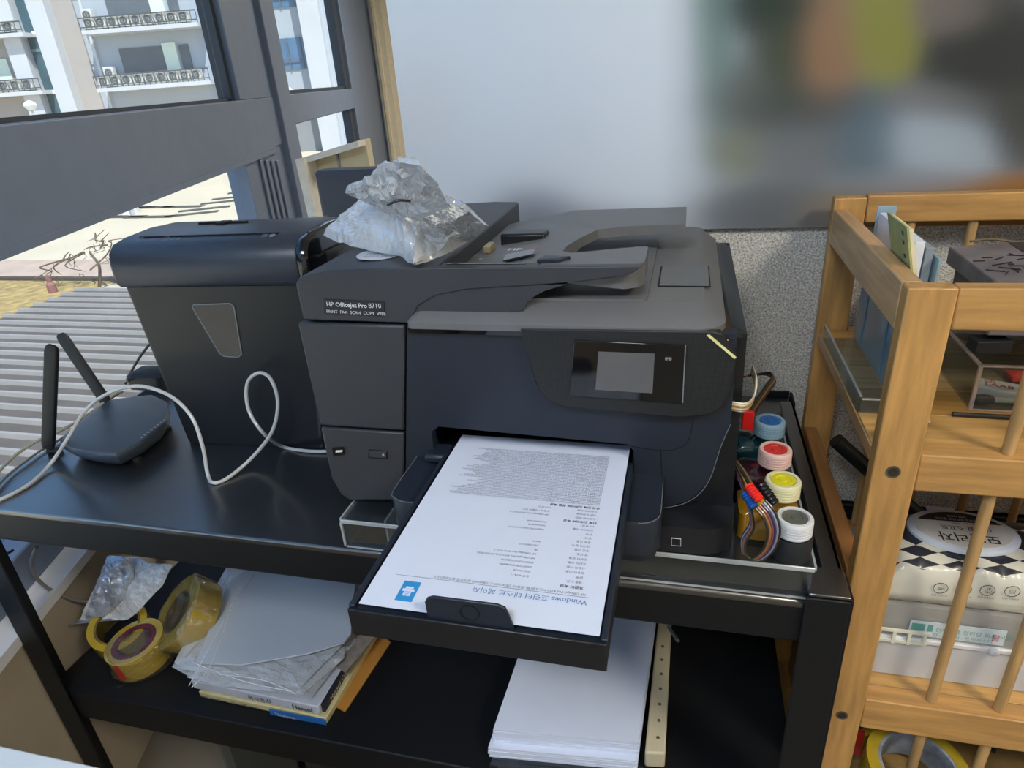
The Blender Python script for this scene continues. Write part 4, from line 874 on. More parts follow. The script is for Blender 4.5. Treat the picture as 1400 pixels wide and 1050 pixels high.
# milky bag with foil contents
wb = thing('foil_bag', 'milky plastic bag with crinkled silver foil standing on the tape rolls', 'bag', (-.97, .80, .44))
out = [Yp(x, y, Y) for x, y, Y in ((150, 760, .80), (192, 763, .80), (205, 772, .79), (236, 772, .79), (222, 800, .77), (190, 835, .74), (150, 868, .72), (104, 876, .70), (112, 840, .72), (135, 795, .76))]
bm = sheet_bag('b', out, .46, .02, '', None, 3.3, amp=.004, frq=34)
obj('bag_film', bm, m_bag2, wb)
out = [Yp(x, y, Y) for x, y, Y in ((150, 764, .78), (180, 765, .78), (184, 795, .765), (165, 822, .74), (130, 850, .715), (118, 848, .71), (135, 800, .75))]
bm = sheet_bag('b', out, .47, .030, '', None, 6.1, amp=.006, frq=46); obj('foil', bm, mat('silver_foil', '#aab4c4', .3, metal=.5, var=.35, vscale=60, bump=.8, bscale=120), wb)
# ream pack
rp = thing('paper_ream', 'wrapped ream of office paper with printed end on the left of the lower shelf', 'paper ream', (-.70, .80, SZ))
FA, FB = Vector((-.815, .656, 0)), Vector((-.560, .650, 0)); 
def ream(z0, z1, dx=0, dy=0, w0=0, L=.30, a=0): 
    return [(FA.x + dx, FA.y + dy), (FB.x + dx + w0, FB.y + dy), (FB.x + dx + w0 + .01, FB.y + dy + L), (FA.x + dx + .02, FA.y + dy + L)]
m_ream = mat('ream_wrap_blue', '#b9bcc6', .45, var=.06); m_ry = mat('ream_yellow', '#c8bd8e', .5, var=.1)
bm = BM(); prism(bm, ream(0, 0, .012, -.004), 2, SZ, SZ + .014); obj('yellow_pack', bm, m_ry, rp, bev=.002)
bm = BM(); prism(bm, ream(0, 0), 2, SZ + .0145, SZ + .034); obj('paper_pack', bm, m_ream, rp, bev=.002)
def fronttext(s, x, z, size, m, par, y=None, **k):
    bm = BM(); yy_ = (FA.y + (FB.y - FA.y) * (x - FA.x) / (FB.x - FA.x)) - .0012 if y is None else y
    text(bm, s, size, frame(Vector((x, yy_, z)), FB - FA, (0, 0, 1)), **k); obj('pack_lettering', bm, m, par)
fronttext('Hansol', -.612, SZ + .018, .014, m_ink, rp, bold=.0003); fronttext('복사용지', -.70, SZ + .018, .013, m_ink, rp)
fronttext('A4 Copy Paper   75g   500 sheets', -.80, SZ + .003, .009, m_ink, rp, y=FA.y - .006)
bm = BM(); box(bm, -.655, -.548, FB.y - .0065, FB.y - .0052, SZ + .0005, SZ + .0135); obj('blue_band', bm, mat('ream_blue', '#2a6bb5', .4, var=.15), rp)
fronttext('Thinkpeer', -.645, SZ + .003, .010, m_white, rp, y=FB.y - .0075)
bm = BM(); x_ = FB.x + .002; prism(bm, [(.656, SZ + .0155), (.80, SZ + .0155), (.80, SZ + .033), (.656, SZ + .033)], 0, x_ - .001, x_ + .0045); obj('navy_end', bm, mat('navy_print', '#1c2434', .5), rp)
bm = BM(); text(bm, 'Hansol Copy', .013, frame(Vector((x_ + .0052, .675, SZ + .0185)), (0.001, 1, 0), (0, 0, 1))); obj('pack_lettering', bm, m_white, rp)
# plastic wrapped sheaf on top: layered bags
top_ = [Zp(*p, .455) for p in ((262, 925), (425, 905), (484, 872), (482, 800), (498, 772), (350, 760), (300, 800), (232, 912))]
sb = thing('plastic_sleeves', 'stack of milky plastic sleeves lying on the wrapped paper ream', 'plastic sleeves', (-.70, .78, SZ + .035))
layers = [(((235, 912), (262, 926), (424, 956), (486, 876), (486, 790), (330, 770)), .432, 1.3, m_bag), (((255, 926), (300, 938), (414, 950), (470, 900), (480, 790), (340, 768)), .438, 4.4, m_bag2), (((238, 905), (250, 915), (410, 940), (470, 880), (482, 790), (310, 775)), .446, 2.2, m_bag2)]
for pts, z, sd_, mm in layers:
    bm = sheet_bag('s', [Zp(*p, z) for p in pts], SZ + .036, .006, '', None, sd_, amp=.0035, frq=30); obj('sleeve', bm, mm, sb)
m_sleeve = film('matt_sleeve', '#dbe4ef', .78, .25, .25)
pl = [Zp(*p, .458) for p in ((268, 908), (330, 910), (420, 895), (470, 880), (480, 868), (481, 830), (492, 770), (360, 760), (312, 800))]
bm = BM(); loft(bm, [[p + Vector((0, 0, dz)) for p in pl] for dz in (0, .003)]); obj('top_sleeve', bm, m_sleeve, sb, label='flat milky grey topmost plastic sleeve')
for k, pts in enumerate((((352, 775), (318, 830), (300, 880), (285, 915), (262, 940)), ((330, 800), (300, 860), (276, 905), (258, 938)), ((262, 905), (330, 930), (400, 945)), ((300, 922), (360, 930), (405, 948)))):
    bm = BM(); tube(bm, [Zp(x, y, .462 - .004 * (k > 1)) + noise.noise_vector(Vector((x, y, 0)) * .13) * .002 for x, y in pts], .0007, 5); obj('crease_ridge', bm, mat('crease_white', '#e8eef5', .3, coat=.5), sb)
env = [Zp(*p, SZ + .001) for p in ((440, 965), (468, 962), (508, 872), (480, 870))]
bm = BM(); prism(bm, [(-.62, .70), (-.528, .672), (-.512, .83), (-.60, .87)], 2, SZ + .0005, SZ + .003); 
tag(obj('kraft_envelope', bm, mat('kraft_orange', '#b07a33', .7)), 'orange kraft envelope poking out under the right of the paper ream', 'envelope')
bm = BM(); prism(bm, [(-.585, .74), (-.545, .72), (-.516, .86), (-.54, .95), (-.60, .95)], 2, SZ + .0355, SZ + .038)
for v in bm.verts: pass
tag(obj('printed_card', bm, mat('taupe_card', '#8b8078', .7, var=.2, vscale=80)), 'taupe printed card sticking out on the right side of the paper ream', 'card')
# white paper stack under the printer tray
wp = thing('paper_stack', 'open stack of blank white paper on the lower shelf beneath the printer tray', 'paper stack', (-.13, .80, SZ))
def quad(pts, z): return [(Zp(*p, z).x, Zp(*p, z).y) for p in pts]
rnd = random.Random(9)
bm = BM(); prism(bm, quad(((664, 1060), (850, 1095), (880, 1050), (690, 1000)), .392), 2, SZ + .0005, SZ + .004); tag(obj('dark_folder', bm, mat('dark_glossy_folder', '#22262e', .15, var=.4, vscale=30, coat=.6)), 'dark glossy wrapped folder under the front of the white paper stack', 'folder')
base = [(-.262, .640), (-.036, .662), (-.022, .97), (-.250, .95)]
for k in range(14):
    z = SZ + .0042 + k * .0034; dx = rnd.uniform(-.002, .002); f = .0 if k < 6 else .006
    P = [(x + dx + (f if i in (0, 3) else 0), y + (f * 2 if i < 2 else 0) + rnd.uniform(-.001, .001)) for i, (x, y) in enumerate(base)]
    bm = BM(); prism(bm, P, 2, z, z + .0032); obj('paper_block', bm, m_paper, wp)
bm = BM(); prism(bm, [(-.026, .672), (.004, .676), (.006, .97), (-.018, .97)], 2, SZ + .0005, SZ + .034); 
tag(obj('cream_notebook', bm, mat('cream_book', '#c9bfa2', .6, var=.05), bev=.003), 'narrow cream ring notebook lying along the right of the white paper stack', 'notebook')
for k in range(7): 
    bm = BM(); lathe(bm, ((.0028, 0), (.0028, .0006)), (-.008, .70 + k * .03, SZ + .0343), 8); o = obj('punch_hole', bm, mat('hole_brown', '#6a5d47', .8)); o.parent = None
    nb = [q for q in bpy.data.objects if q.name == 'cream_notebook'][0]; o.parent = nb; o.location = o.location - nb.location
cable('short grey stick hanging under the cart top right of the paper stack', [(Y_, (914, 857, .80)), (Y_, (920, 866, .78)), (Y_, (927, 876, .76))], .0028, '#6f6e6a', 'thin_stick', 'stick')
bm = BM(); box(bm, .10, .112, .97, 1.0, .40, .74); tag(obj('wood_offcut', bm, mat('pale_offcut', '#8b7a5c', .7)), 'pale wooden strip standing behind the right cart leg', 'wood strip')
# white desk corner at bottom left and bins under the shelf
bm = BM(); a = Zp(0, 1019, .9); b = Zp(150, 1052, .9); d = b - a; p0 = a - d * 1.5; p1 = a + d * 1.02
prism(bm, [(p0.x, p0.y), (p1.x, p1.y), (p1.x - .0, p1.y - .12), (p1.x - .1, -.3), (p0.x, -.3)], 2, .88, .90)
wd = thing('white_table', 'corner of a white table top at the bottom left, nearest the camera', 'table', (-.55, .05, 0))
obj('tabletop', bm, mat('white_laminate', '#c2cdd8', .4, var=.02), wd, bev=.003)
bm = BM(); box(bm, -.62, -.58, .0, .04, 0, .8795); obj('leg', bm, m_cart, wd)
for k, (x, lab) in enumerate(((-.80, 'clear plastic bin with ribbed edge under the lower shelf, left one'), (-.60, 'clear plastic bin with ribbed edge under the lower shelf, right one'))):
    t = thing('plastic_bin', lab, 'bin', (x, .85, 0)); x0 = x - .09; x1 = x + .09
    bm = BM(); box(bm, x0, x1, .72, .724, .0, .22); box(bm, x0, x1, 1.0, 1.004, 0, .22); box(bm, x0, x0 + .004, .725, 1.0, 0, .22); box(bm, x1 - .004, x1, .725, 1.0, 0, .22); box(bm, x0, x1, .72, 1.0, 0, .004)
    obj('bin_wall', bm, m_acr, t); bm = BM(); box(bm, x0 + .01, x1 - .01, .735, .99, .005, .15); obj('bin_contents', bm, m_dark, t)
    bm = BM(); [box(bm, x0 - .004, x1 + .004, y, y + .006, .22, .225) for y in (.72, .76, .80, .84, .88, .92, .96)]; obj('lid_ribs', bm, m_edge, t)

# =================================================================== WOODEN RACK
W0 = wood('pine_upright', '#b98c51', 2); W1 = wood('pine_rail', '#b98c52', 0); W2 = wood('pine_side', '#c0986a', 1)
m_board = wood('pine_board', '#c2975a', 0)
wr = thing('wooden_rack', 'light pine shelf rack with dowel spindles standing right of the black cart', 'rack', (.5, .90, 0))
KX0, KX1, KY0, KY1 = .215, .86, .700, 1.118
def post(x0, x1, y0, y1, z1, screws=()):
    bm = BM(); box(bm, x0, x1, y0, y1, 0, z1); o = obj('post', bm, W0, wr, bev=.002)
    for z in screws:
        bm = BM(); ring(bm, .0075, .0055, .0012, ((x0 + x1) / 2 - .002, y0 + .0002, z), 20, (0, -1, 0)); obj('screw_collar', bm, mat('steel', '#6f6a62', .35, metal=.7), o)
        bm = BM(); lathe(bm, ((.0056, 0), (.0056, .0009), (.003, .0012), (0, .0006)), ((x0 + x1) / 2 - .002, y0 + .0002, z), 16, (0, -1, 0)); obj('screw_recess', bm, mat('dark_recess', '#2c241c', .6), o)
post(KX0, KX0 + .045, KY0, KY0 + .022, 1.139, (Yp(1222, 645, .7).z, Yp(1154, 978, .7).z))
post(KX1 - .045, KX1, KY0, KY0 + .022, 1.139, (.91, .545)); post(KX0, KX0 + .045, KY1 - .022, KY1, 1.155); post(KX1 - .045, KX1, KY1 - .022, KY1, 1.155)
def rail(x0, x1, y0, y1, z0, z1, name='rail', m=None):
    bm = BM(); box(bm, x0, x1, y0, y1, z0, z1); return obj(name, bm, m or W1, wr, bev=.002)
IX0, IX1 = KX0 + .0455, KX1 - .0455
rail(IX0, IX1, KY0 + .001, KY0 + .021, 1.095, 1.139)
for z1, h in ((.949, .0475), (.566, .0545), (.20, .05)):
    rail(IX0, IX1, KY0 + .003, KY0 + .032, z1 - h, z1)
rail(IX0, IX1, KY1 - .024, KY1 - .002, 1.118, 1.158)
for z1, h in ((.945, .045), (.562, .05), (.20, .05)): rail(IX0, IX1, KY1 - .024, KY1 - .002, z1 - h, z1)
for x in (KX0, KX1 - .02):
    rail(x, x + .020, KY0 + .0225, KY1 - .0225, 1.087, 1.139, 'side_rail', W2)
    rail(x + .001, x + .021, KY0 + .0225, KY1 - .0225, .925, .9445, 'side_rail', W2)
    rail(x, x + .021, KY0 + .0225, KY1 - .0225, .715, .765, 'side_rail', wood('pine_side_dark', '#97683c', 1))
    rail(x, x + .021, KY0 + .0225, KY1 - .0225, .512, .5445, 'side_rail', W2)
    rail(x, x + .021, KY0 + .0225, KY1 - .0225, .15, .20, 'side_rail', W2)
# shelves out of edge-glued boards
for zt in (.9470, .5645, .199):
    yb = KY0 + .0328; n = 5; wdt = (KY1 - .026 - yb) / n
    for k in range(n):
        bm = BM(); box(bm, KX0 + .002, KX1 - .002, max(yb + k * wdt + .0004, KY0 + .0328), yb + (k + 1) * wdt - .0004, zt - .016, zt)
        obj('shelf_board', bm, wood('pine_board_%d' % (k % 3), ('#c2975a', '#b98a48', '#cba26a')[k % 3], 0), wr, bev=.0008)
def spindle(x, y, z0, z1):
    bm = BM(); lathe(bm, ((.0065, 0), (.0068, (z1 - z0) / 2), (.0065, z1 - z0)), (x, y, z0), 16); obj('spindle', bm, wood('pine_dowel', '#b9935f', 2), wr, smooth=True)
for z0, z1 in ((.9492, 1.0948), (.5662, .9013), (.2002, .5113)):
    for x in (.343, .421, .50, .58, .66, .74): spindle(x if z0 < .9 else x + .005, KY0 + .0180, z0, z1)
for z0, z1 in ((.9452, 1.1178), (.5622, .8998)):
    for x in (.326, .408, .49, .57, .65, .73): spindle(x, KY1 - .013, z0, z1)

# black pipe behind the rack
def onz(n): return n
bm = BM(); A_ = Yp(1143, 602, 1.05); B_ = Yp(1290, 735, 1.06); d = B_ - A_
tube(bm, [A_, A_ + d * .04, B_], .0125, 14, smooth=False); tag(obj('black_pipe', bm, m_dark, smooth=True), 'black tube with a rounded end slanting down behind the wooden rack post', 'pipe')

S2 = .9475; S3 = .5650
# light blue file holder and books on the top shelf
m_hold = film('blue_file_holder', '#9fc4d8', .72, .4, .12, tint='#cfe6f2')
fh_ = thing('file_holder', 'pale blue translucent file holder standing on the rack beside the left side rail', 'file holder', (.28, .96, S2))
bm = BM(); box(bm, .262, .265, .86, 1.06, S2 + .0005, 1.10); box(bm, .291, .294, .86, 1.06, S2 + .0005, 1.125); box(bm, .2655, .2905, 1.057, 1.06, S2 + .0005, 1.15); box(bm, .2655, .2905, .86, .863, S2 + .0005, 1.03); box(bm, .2655, .2905, .8635, 1.0565, S2 + .0005, S2 + .003)
obj('holder_shell', bm, m_hold, fh_, bev=.001)
bm = BM(); box(bm, .2605, .2618, .9, .905, S2 + .01, 1.09); obj('holder_groove', bm, mat('groove_blue', '#6a97ad', .5), fh_)
bm = BM(); box(bm, .2605, .2618, 1.01, 1.015, S2 + .01, 1.09); obj('holder_groove', bm, MATS['groove_blue'], fh_)
bm = BM(); box(bm, .267, .278, .875, 1.05, S2 + .004, 1.142); tag(obj('white_document', bm, mat('white_card', '#dfe6f0', .6), bev=.001), 'white document standing in the pale blue file holder', 'document')
bm = BM(); box(bm, .280, .289, .875, 1.05, S2 + .004, 1.135); tag(obj('grey_document', bm, mat('grey_card', '#8a96a3', .6), bev=.001), 'grey document with a dark band standing behind the white one in the file holder', 'document')
LEAN = Matrix(((1, 0, -.25, .25 * S2), (0, 1, 0, 0), (0, 0, 1, 0), (0, 0, 0, 1)))
bk = thing('thin_book', 'thin yellow-green book with a cream edge standing upright by the front rail of the rack', 'book', (.272, .80, S2))
bm = BM(); box(bm, .284, .286, .775, .855, S2 + .0005, 1.182, LEAN); obj('cover', bm, mat('olive_cover', '#a3a46a', .6, var=.2), bk)
bm = BM(); box(bm, .2864, .2905, .776, .855, S2 + .003, 1.180, LEAN); obj('pages', bm, mat('cream_pages', '#ddd2ac', .7), bk); bm = BM(); [box(bm, .2832, .2839, .79, .795, z, z + .004, LEAN) for z in (1.13, 1.145, 1.16, 1.17)]; obj('stitch', bm, m_ink, bk)
# acrylic sheet tray at the left of the shelf
at_ = thing('acrylic_tray', 'bent clear acrylic sheet lying at the left edge of the upper rack shelf', 'acrylic sheet', (.235, .95, S2))
bm = BM(); box(bm, .216, .2600, .80, 1.05, S2 + .0003, S2 + .0022); box(bm, .216, .218, .80, 1.05, S2 + .0024, S2 + .022); box(bm, .216, .26, .80, .802, S2 + .0024, S2 + .018); obj('sheet', bm, m_acr, at_)
bm = BM(); box(bm, .2155, .2185, .80, 1.05, S2 + .022, S2 + .0235); box(bm, .2185, .26, .7995, .8025, S2 + .018, S2 + .0195); obj('edge_trim', bm, m_edge, at_)
# clear drawer case with stationery
cx0, cx1, cy0, cy1 = .345, .56, .822, 1.0
dc = thing('clear_drawer', 'clear acrylic desk case holding an eraser and a brush on the upper rack shelf', 'case', ((cx0 + cx1) / 2, .91, S2))
bm = BM(); box(bm, cx0, cx1, cy0, cy0 + .0025, S2 + .0005, 1.005); box(bm, cx0, cx0 + .0025, cy0 + .003, cy1, S2 + .0005, 1.005); box(bm, cx1 - .0025, cx1, cy0 + .003, cy1, S2 + .0005, 1.005); box(bm, cx0 + .003, cx1 - .003, cy1 - .0025, cy1, S2 + .0005, 1.005); box(bm, cx0 + .003, cx1 - .003, cy0 + .003, cy1 - .003, S2 + .0005, S2 + .002)
obj('case_shell', bm, m_acr, dc)
bm = BM()
for a_ in ((cx0 - .0008, cx0 + .003, cy0 - .0008, cy0 + .003, S2, 1.005), (cx0, cx1, cy0 - .001, cy0 + .0035, 1.0052, 1.0072), (cx0 - .001, cx0 + .0035, cy0, cy1, 1.0052, 1.0072), (cx0, cx1, cy0 - .001, cy0, S2, S2 + .002)): box(bm, *a_)
obj('case_edges', bm, film('pinkish_edge', '#d8c3be', .5, .5, .1), dc)
er = thing('eraser', 'white eraser with red printed logo inside the clear case', 'eraser', (.40, .87, S2 + .0022))
q = Zp(1366, 530, S2 + .012)
M = Matrix.Translation((q.x, q.y, S2 + .0024)) @ Matrix.Rotation(math.radians(-24), 4, 'Z')
bm = BM(); box(bm, -.023, .023, -.015, .015, 0, .013, M); ORG[er.name] = Vector(er.location); obj('rubber', bm, mat('white_rubber', '#dad8d2', .6, var=.02), er, bev=.002)
bm = BM(); text(bm, 'LAAB', .013, M @ Matrix.Translation((-.016, -.007, .0134)), bold=.0003); text(bm, '@', .013, M @ Matrix.Translation((-.018, .004, .0134))); obj('red_logo', bm, mat('logo_red', '#c0282c', .6), er)
bm = BM(); q = Zp(1346, 552, S2 + .006); p = Zp(1400, 548, S2 + .006)
br = thing('makeup_brush', 'short brush with a brown rounded head and white handle inside the clear case', 'brush', (q.x, q.y, S2 + .003))
lathe(bm, ((.002, -.010), (.006, -.007), (.0066, 0), (.006, .008), (.004, .012)), q + Vector((0, .008, .0018)), 16, (1, .03, 0)); obj('brush_head', bm, mat('brown_bristle', '#5a4a3a', .8, bump=.5), br, smooth=True)
bm = BM(); lathe(bm, ((.0038, .012), (.0042, .06), (.003, .09)), q + Vector((0, .008, .0018)), 12, (1, .03, 0)); obj('handle', bm, mat('cream_handle', '#cfc0a0', .4), br, smooth=True)
bm = BM(); a = Zp(1302, 566, S2 + .003); b = Zp(1420, 573, S2 + .003); tube(bm, [a, a + Vector((.003, 0, 0)), b + Vector((.02, 0, 0))], .0030, 10, smooth=False); tag(obj('black_pencil', bm, m_dark, smooth=True), 'black pencil lying on the shelf in front of the clear case', 'pencil')
q = Zp(1355, 482, 1.0085); M = Matrix.Translation((q.x, q.y + .01, 1.0076)) @ Matrix.Rotation(.12, 4, 'Z')
bm = BM(); box(bm, -.020, .020, -.012, .012, 0, .016, M); tag(obj('black_cube', bm, m_dark, bev=.001), 'small matt black block lying on the rim of the clear case', 'block')
bm = BM(); box(bm, cx0 + .075, cx0 + .11, .905, .93, S2 + .003, S2 + .008); tag(obj('red_tag', bm, mat('red_card', '#d0392c', .6)), 'red card scrap inside the clear case behind the eraser', 'card') 
gb = thing('grey_bag', 'crumpled translucent grey bag with small parts behind the clear case', 'bag', (.45, 1.04, S2))
bm = BM(); bmesh.ops.create_icosphere(bm, subdivisions=4, radius=1); 
for v in bm.verts: v.co = Vector((.46 + v.co.x * .13, 1.045 + v.co.y * .038, S2 + .052 + v.co.z * .050))
crumple(bm, .006, 26, 2)
for v in bm.verts: v.co.z = max(v.co.z, S2 + .0005)
obj('bag_film', bm, film('grey_film', '#9a979c', .6, .5, .15, bump=.8), gb)
for k, (x, cl) in enumerate(((.38, '#1f2420'), (.43, '#9a9a92'), (.48, '#c9c7b8'), (.53, '#2a2b2e'))):
    bm = BM(); box(bm, x - .015, x + .015, 1.0, 1.004, S2 + .06, S2 + .078); obj('small_part', bm, mat('part_' + cl[1:], cl, .6), gb)
# flat product package lying across the top
pk = thing('product_package', 'torn grey printed package with a dark label lying across the top right of the rack', 'package', (.45, .93, 1.10))
M = Matrix.Translation((.47, .93, 1.098)) @ Matrix.Rotation(math.radians(5), 4, 'Z') @ Matrix.Rotation(math.radians(4), 4, 'X') @ Matrix.Rotation(math.radians(-3), 4, 'Y')
pp = [Yp(1286, 392, .82), Yp(1302, 347, .93)]
bm = BM(); box(bm, -.115, .16, -.07, .085, -.018, .006, M); obj('carton', bm, mat('grey_carton', '#6f6a6e', .45, var=.35, vscale=22), pk, bev=.002)
bm = BM(); box(bm, -.045, .15, -.02, .08, .0062, .0068, M); obj('dark_label', bm, mat('dark_label', '#25262c', .4), pk)
bm = BM(); text(bm, '<OU!', .026, M @ Matrix.Translation((-.025, .045, .0072)), bold=.0006); text(bm, 'MULTI TOOL\nquality set', .012, M @ Matrix.Translation((-.035, .02, .0072))); obj('label_lettering', bm, mat('cream_print', '#c9c3a8', .6), pk)
bm = BM(); rnd = random.Random(4)
for k in range(16):
    x, y = rnd.uniform(-.10, -.06), rnd.uniform(-.03, .05); A_ = M @ Vector((x, y, .0068)); B_ = M @ Vector((x + rnd.uniform(-.03, .03), y + rnd.uniform(-.012, .012), .0068)); tube(bm, [A_, B_], .0009, 4, smooth=False)
obj('printed_twigs', bm, mat('dark_print', '#2d2829', .7), pk)
bm = BM(); P = [M @ Vector((x, .088 + .004 * math.sin(x * 90), .008 + .004 * math.sin(x * 60))) for x in [-.09 + .25 * k / 14 for k in range(15)]]; tube(bm, P, .0016, 5, smooth=False); obj('torn_edge', bm, mat('brown_card', '#6d5d45', .8), pk)
bm = BM(); box(bm, .36, .60, .86, 1.0, 1.030, 1.075); bmx = bm; tag(obj('package_support', bm, mat('taupe_carton', '#6a6264', .7), bev=.002), 'plain taupe carton under the grey printed package', 'carton')

# storage box with lid, wet wipes on top
BX0, BX1, BY0, BY1 = .256, .66, .748, .925
sbx = thing('storage_box', 'white plastic storage box with a clear lid on the middle rack shelf', 'storage box', (.45, .9, S3))
bm = BM(); loft(bm, [rrect(BX0 + .006, BX1 - .006, BY0 + .006, BY1 - .006, .012, S3 + .0005, 4), rrect(BX0, BX1, BY0, BY1, .014, S3 + .070, 4)]); obj('box_base', bm, mat('milky_plastic', '#cfd0d2', .4, var=.04, vscale=8), sbx, smooth=True)
bm = BM(); loft(bm, [rrect(BX0 - .004, BX1 + .004, BY0 - .004, BY1 + .004, .016, z, 4) for z in (S3 + .0705, S3 + .078)]); obj('rim', bm, mat('rim_white', '#d9dadb', .3, var=.02), sbx, bev=.0015)
bm = BM(); loft(bm, [rrect(BX0, BX1, BY0, BY1, .014, S3 + .0785, 4), rrect(BX0 + .006, BX1 - .006, BY0 + .006, BY1 - .006, .014, S3 + .125, 4), rrect(BX0 + .02, BX1 - .02, BY0 + .02, BY1 - .02, .012, S3 + .130, 4)]); obj('clear_lid', bm, film('lid_clear', '#d5d2cc', .45, .4, .12), sbx, smooth=True)
bm = BM(); box(bm, BX0 + .02, BX1 - .02, BY0 + .02, BY1 - .02, S3 + .085, S3 + .118); obj('box_contents', bm, mat('contents_grey', '#9d968e', .8, var=.3, vscale=30), sbx)
bm = BM(); box(bm, BX0 + .015, BX0 + .075, BY0 - .0075, BY0 - .0045, S3 + .072, S3 + .076); box(bm, BX0 + .013, BX0 + .078, BY0 - .0075, BY0 - .0045, S3 + .090, S3 + .094)
for x in (.018, .036, .054, .072): box(bm, BX0 + x - .003, BX0 + x + .001, BY0 - .008, BY0 - .0045, S3 + .0705, S3 + .092)
obj('latch', bm, mat('latch_cream', '#dcdccb', .4), sbx)
a = Yp(1245, 850, BY0 - .001); b = Yp(1378, 862, BY0 - .001)
bm = BM(); box(bm, a.x, b.x, BY0 - .0012, BY0 - .0002, S3 + .083, S3 + .108); lb2 = obj('paper_label', bm, mat('label_paper', '#cdd6da', .6, var=.02), sbx)
bm = BM(); box(bm, a.x + .002, a.x + .018, BY0 - .0018, BY0 - .0013, S3 + .093, S3 + .104); box(bm, a.x + .021, a.x + .027, BY0 - .0018, BY0 - .0013, S3 + .093, S3 + .104); text(bm, '전자부품 정리함 회로 모듈', .008, frame(Vector((a.x + .03, BY0 - .0014, S3 + .094)), (1, 0, 0), (0, 0, 1))); text(bm, '저항 · 콘덴서 · 트랜지스터', .007, frame(Vector((a.x + .022, BY0 - .0014, S3 + .085)), (1, 0, 0), (0, 0, 1)))
obj('label_lettering', bm, mat('teal_print', '#5f9a93', .6), lb2)
bm = BM(); text(bm, '물', .012, frame(Vector((b.x - .016, BY0 - .0014, S3 + .09)), (1, 0, 0), (0, 0, 1))); obj('red_lettering', bm, MATS['logo_red'], lb2)
bm = BM(); lathe(bm, ((.006, 0), (.006, .004), (.003, .006)), (b.x - .01, BY0 - .004, S3 + .076), 14, (0, -1, 0)); obj('catch_knob', bm, m_white, sbx)
# wet wipes pack
WZ = S3 + .1305
wi = thing('wet_wipes', 'soft pack of wet wipes with black and cream diamond checks and an oval lid', 'wet wipes', (.40, .83, WZ))
wx0, wx1, wy0, wy1, wh = .268, .52, .757, .893, .060
def wsurf(u, v):
    """pillow surface, u along x 0..1, v around the section 0..1 from the bottom front over the top to the back"""
    e = min(u, 1 - u); sq = min(1, (e / .10)) ** .45 if e < .10 else 1
    a = math.pi * v; cy = (wy0 + wy1) / 2; ry = (wy1 - wy0) / 2
    ca, sa = -math.cos(a), math.sin(a)
    y = cy + ry * math.copysign(abs(ca) ** .55, ca); z = WZ + .0008 + wh * (abs(sa) ** .5) * (.32 + .68 * sq) + .0015 * noise.noise(Vector((u * 30, v * 9, 1)))
    x = wx0 + (wx1 - wx0) * u
    return Vector((x, y, z))
NU, NV = 90, 64; bm = BM(); G = [[bm.verts.new(wsurf(i / NU, j / NV)) for j in range(NV + 1)] for i in range(NU + 1)]
mi_dark = []
for i in range(NU):
    for j in range(NV):
        f = bm.faces.new((G[i][j], G[i + 1][j], G[i + 1][j + 1], G[i][j + 1])); f.smooth = True
for j0 in (0, NV): pass
bm.faces.new([G[i][0] for i in range(NU + 1)] + [G[i][NV] for i in range(NU, -1, -1)])
bmesh.ops.recalc_face_normals(bm, faces=bm.faces)
def check_mat():
    m = mat('diamond_check_film', '#d9d6c6', .35, coat=.3); nt = m.node_tree; p = nt.nodes['Principled BSDF']
    tc = nt.nodes.new('ShaderNodeTexCoord'); sp = nt.nodes.new('ShaderNodeSeparateXYZ'); nt.links.new(tc.outputs['UV'], sp.inputs[0])
    def mth(op, a, b=None, v=None):
        n = nt.nodes.new('ShaderNodeMath'); n.operation = op
        for k, q in enumerate((a, b)):
            if q is None: continue
            if isinstance(q, (int, float)): n.inputs[k].default_value = q
            else: nt.links.new(q, n.inputs[k])
        return n.outputs[0]
    U = mth('MULTIPLY', sp.outputs[0], 5.5); V = mth('MULTIPLY', sp.outputs[1], 9.0)
    A_ = mth('FLOOR', mth('ADD', U, V)); B_ = mth('FLOOR', mth('SUBTRACT', U, V))
    par = mth('MODULO', mth('ABSOLUTE', mth('ADD', A_, B_)), 2.0)
    front = mth('GREATER_THAN', sp.outputs[1], .21); back = mth('LESS_THAN', sp.outputs[1], .60); inn = mth('MULTIPLY', front, back)
    par = mth('MULTIPLY', par, inn); top = mth('GREATER_THAN', sp.outputs[1], .60); par = mth('MAXIMUM', par, mth('MULTIPLY', top, .9))
    mx = nt.nodes.new('ShaderNodeMix'); mx.data_type = 'RGBA'; nt.links.new(par, mx.inputs['Factor']); mx.inputs[6].default_value = lin('#d6d3c4'); mx.inputs[7].default_value = lin('#2b2e3a')
    nt.links.new(mx.outputs[2], p.inputs['Base Color']); return m
wo_ = obj('pack_film', bm, check_mat(), wi)
uv = wo_.data.uv_layers.new(name='uv')
off_ = org(wi)
for poly in wo_.data.polygons:
    for li in poly.loop_indices:
        v = wo_.data.vertices[wo_.data.loops[li].vertex_index].co + off_
        vi = wo_.data.loops[li].vertex_index; i, j = divmod(vi, NV + 1); uv.data[li].uv = (i / NU, j / NV)
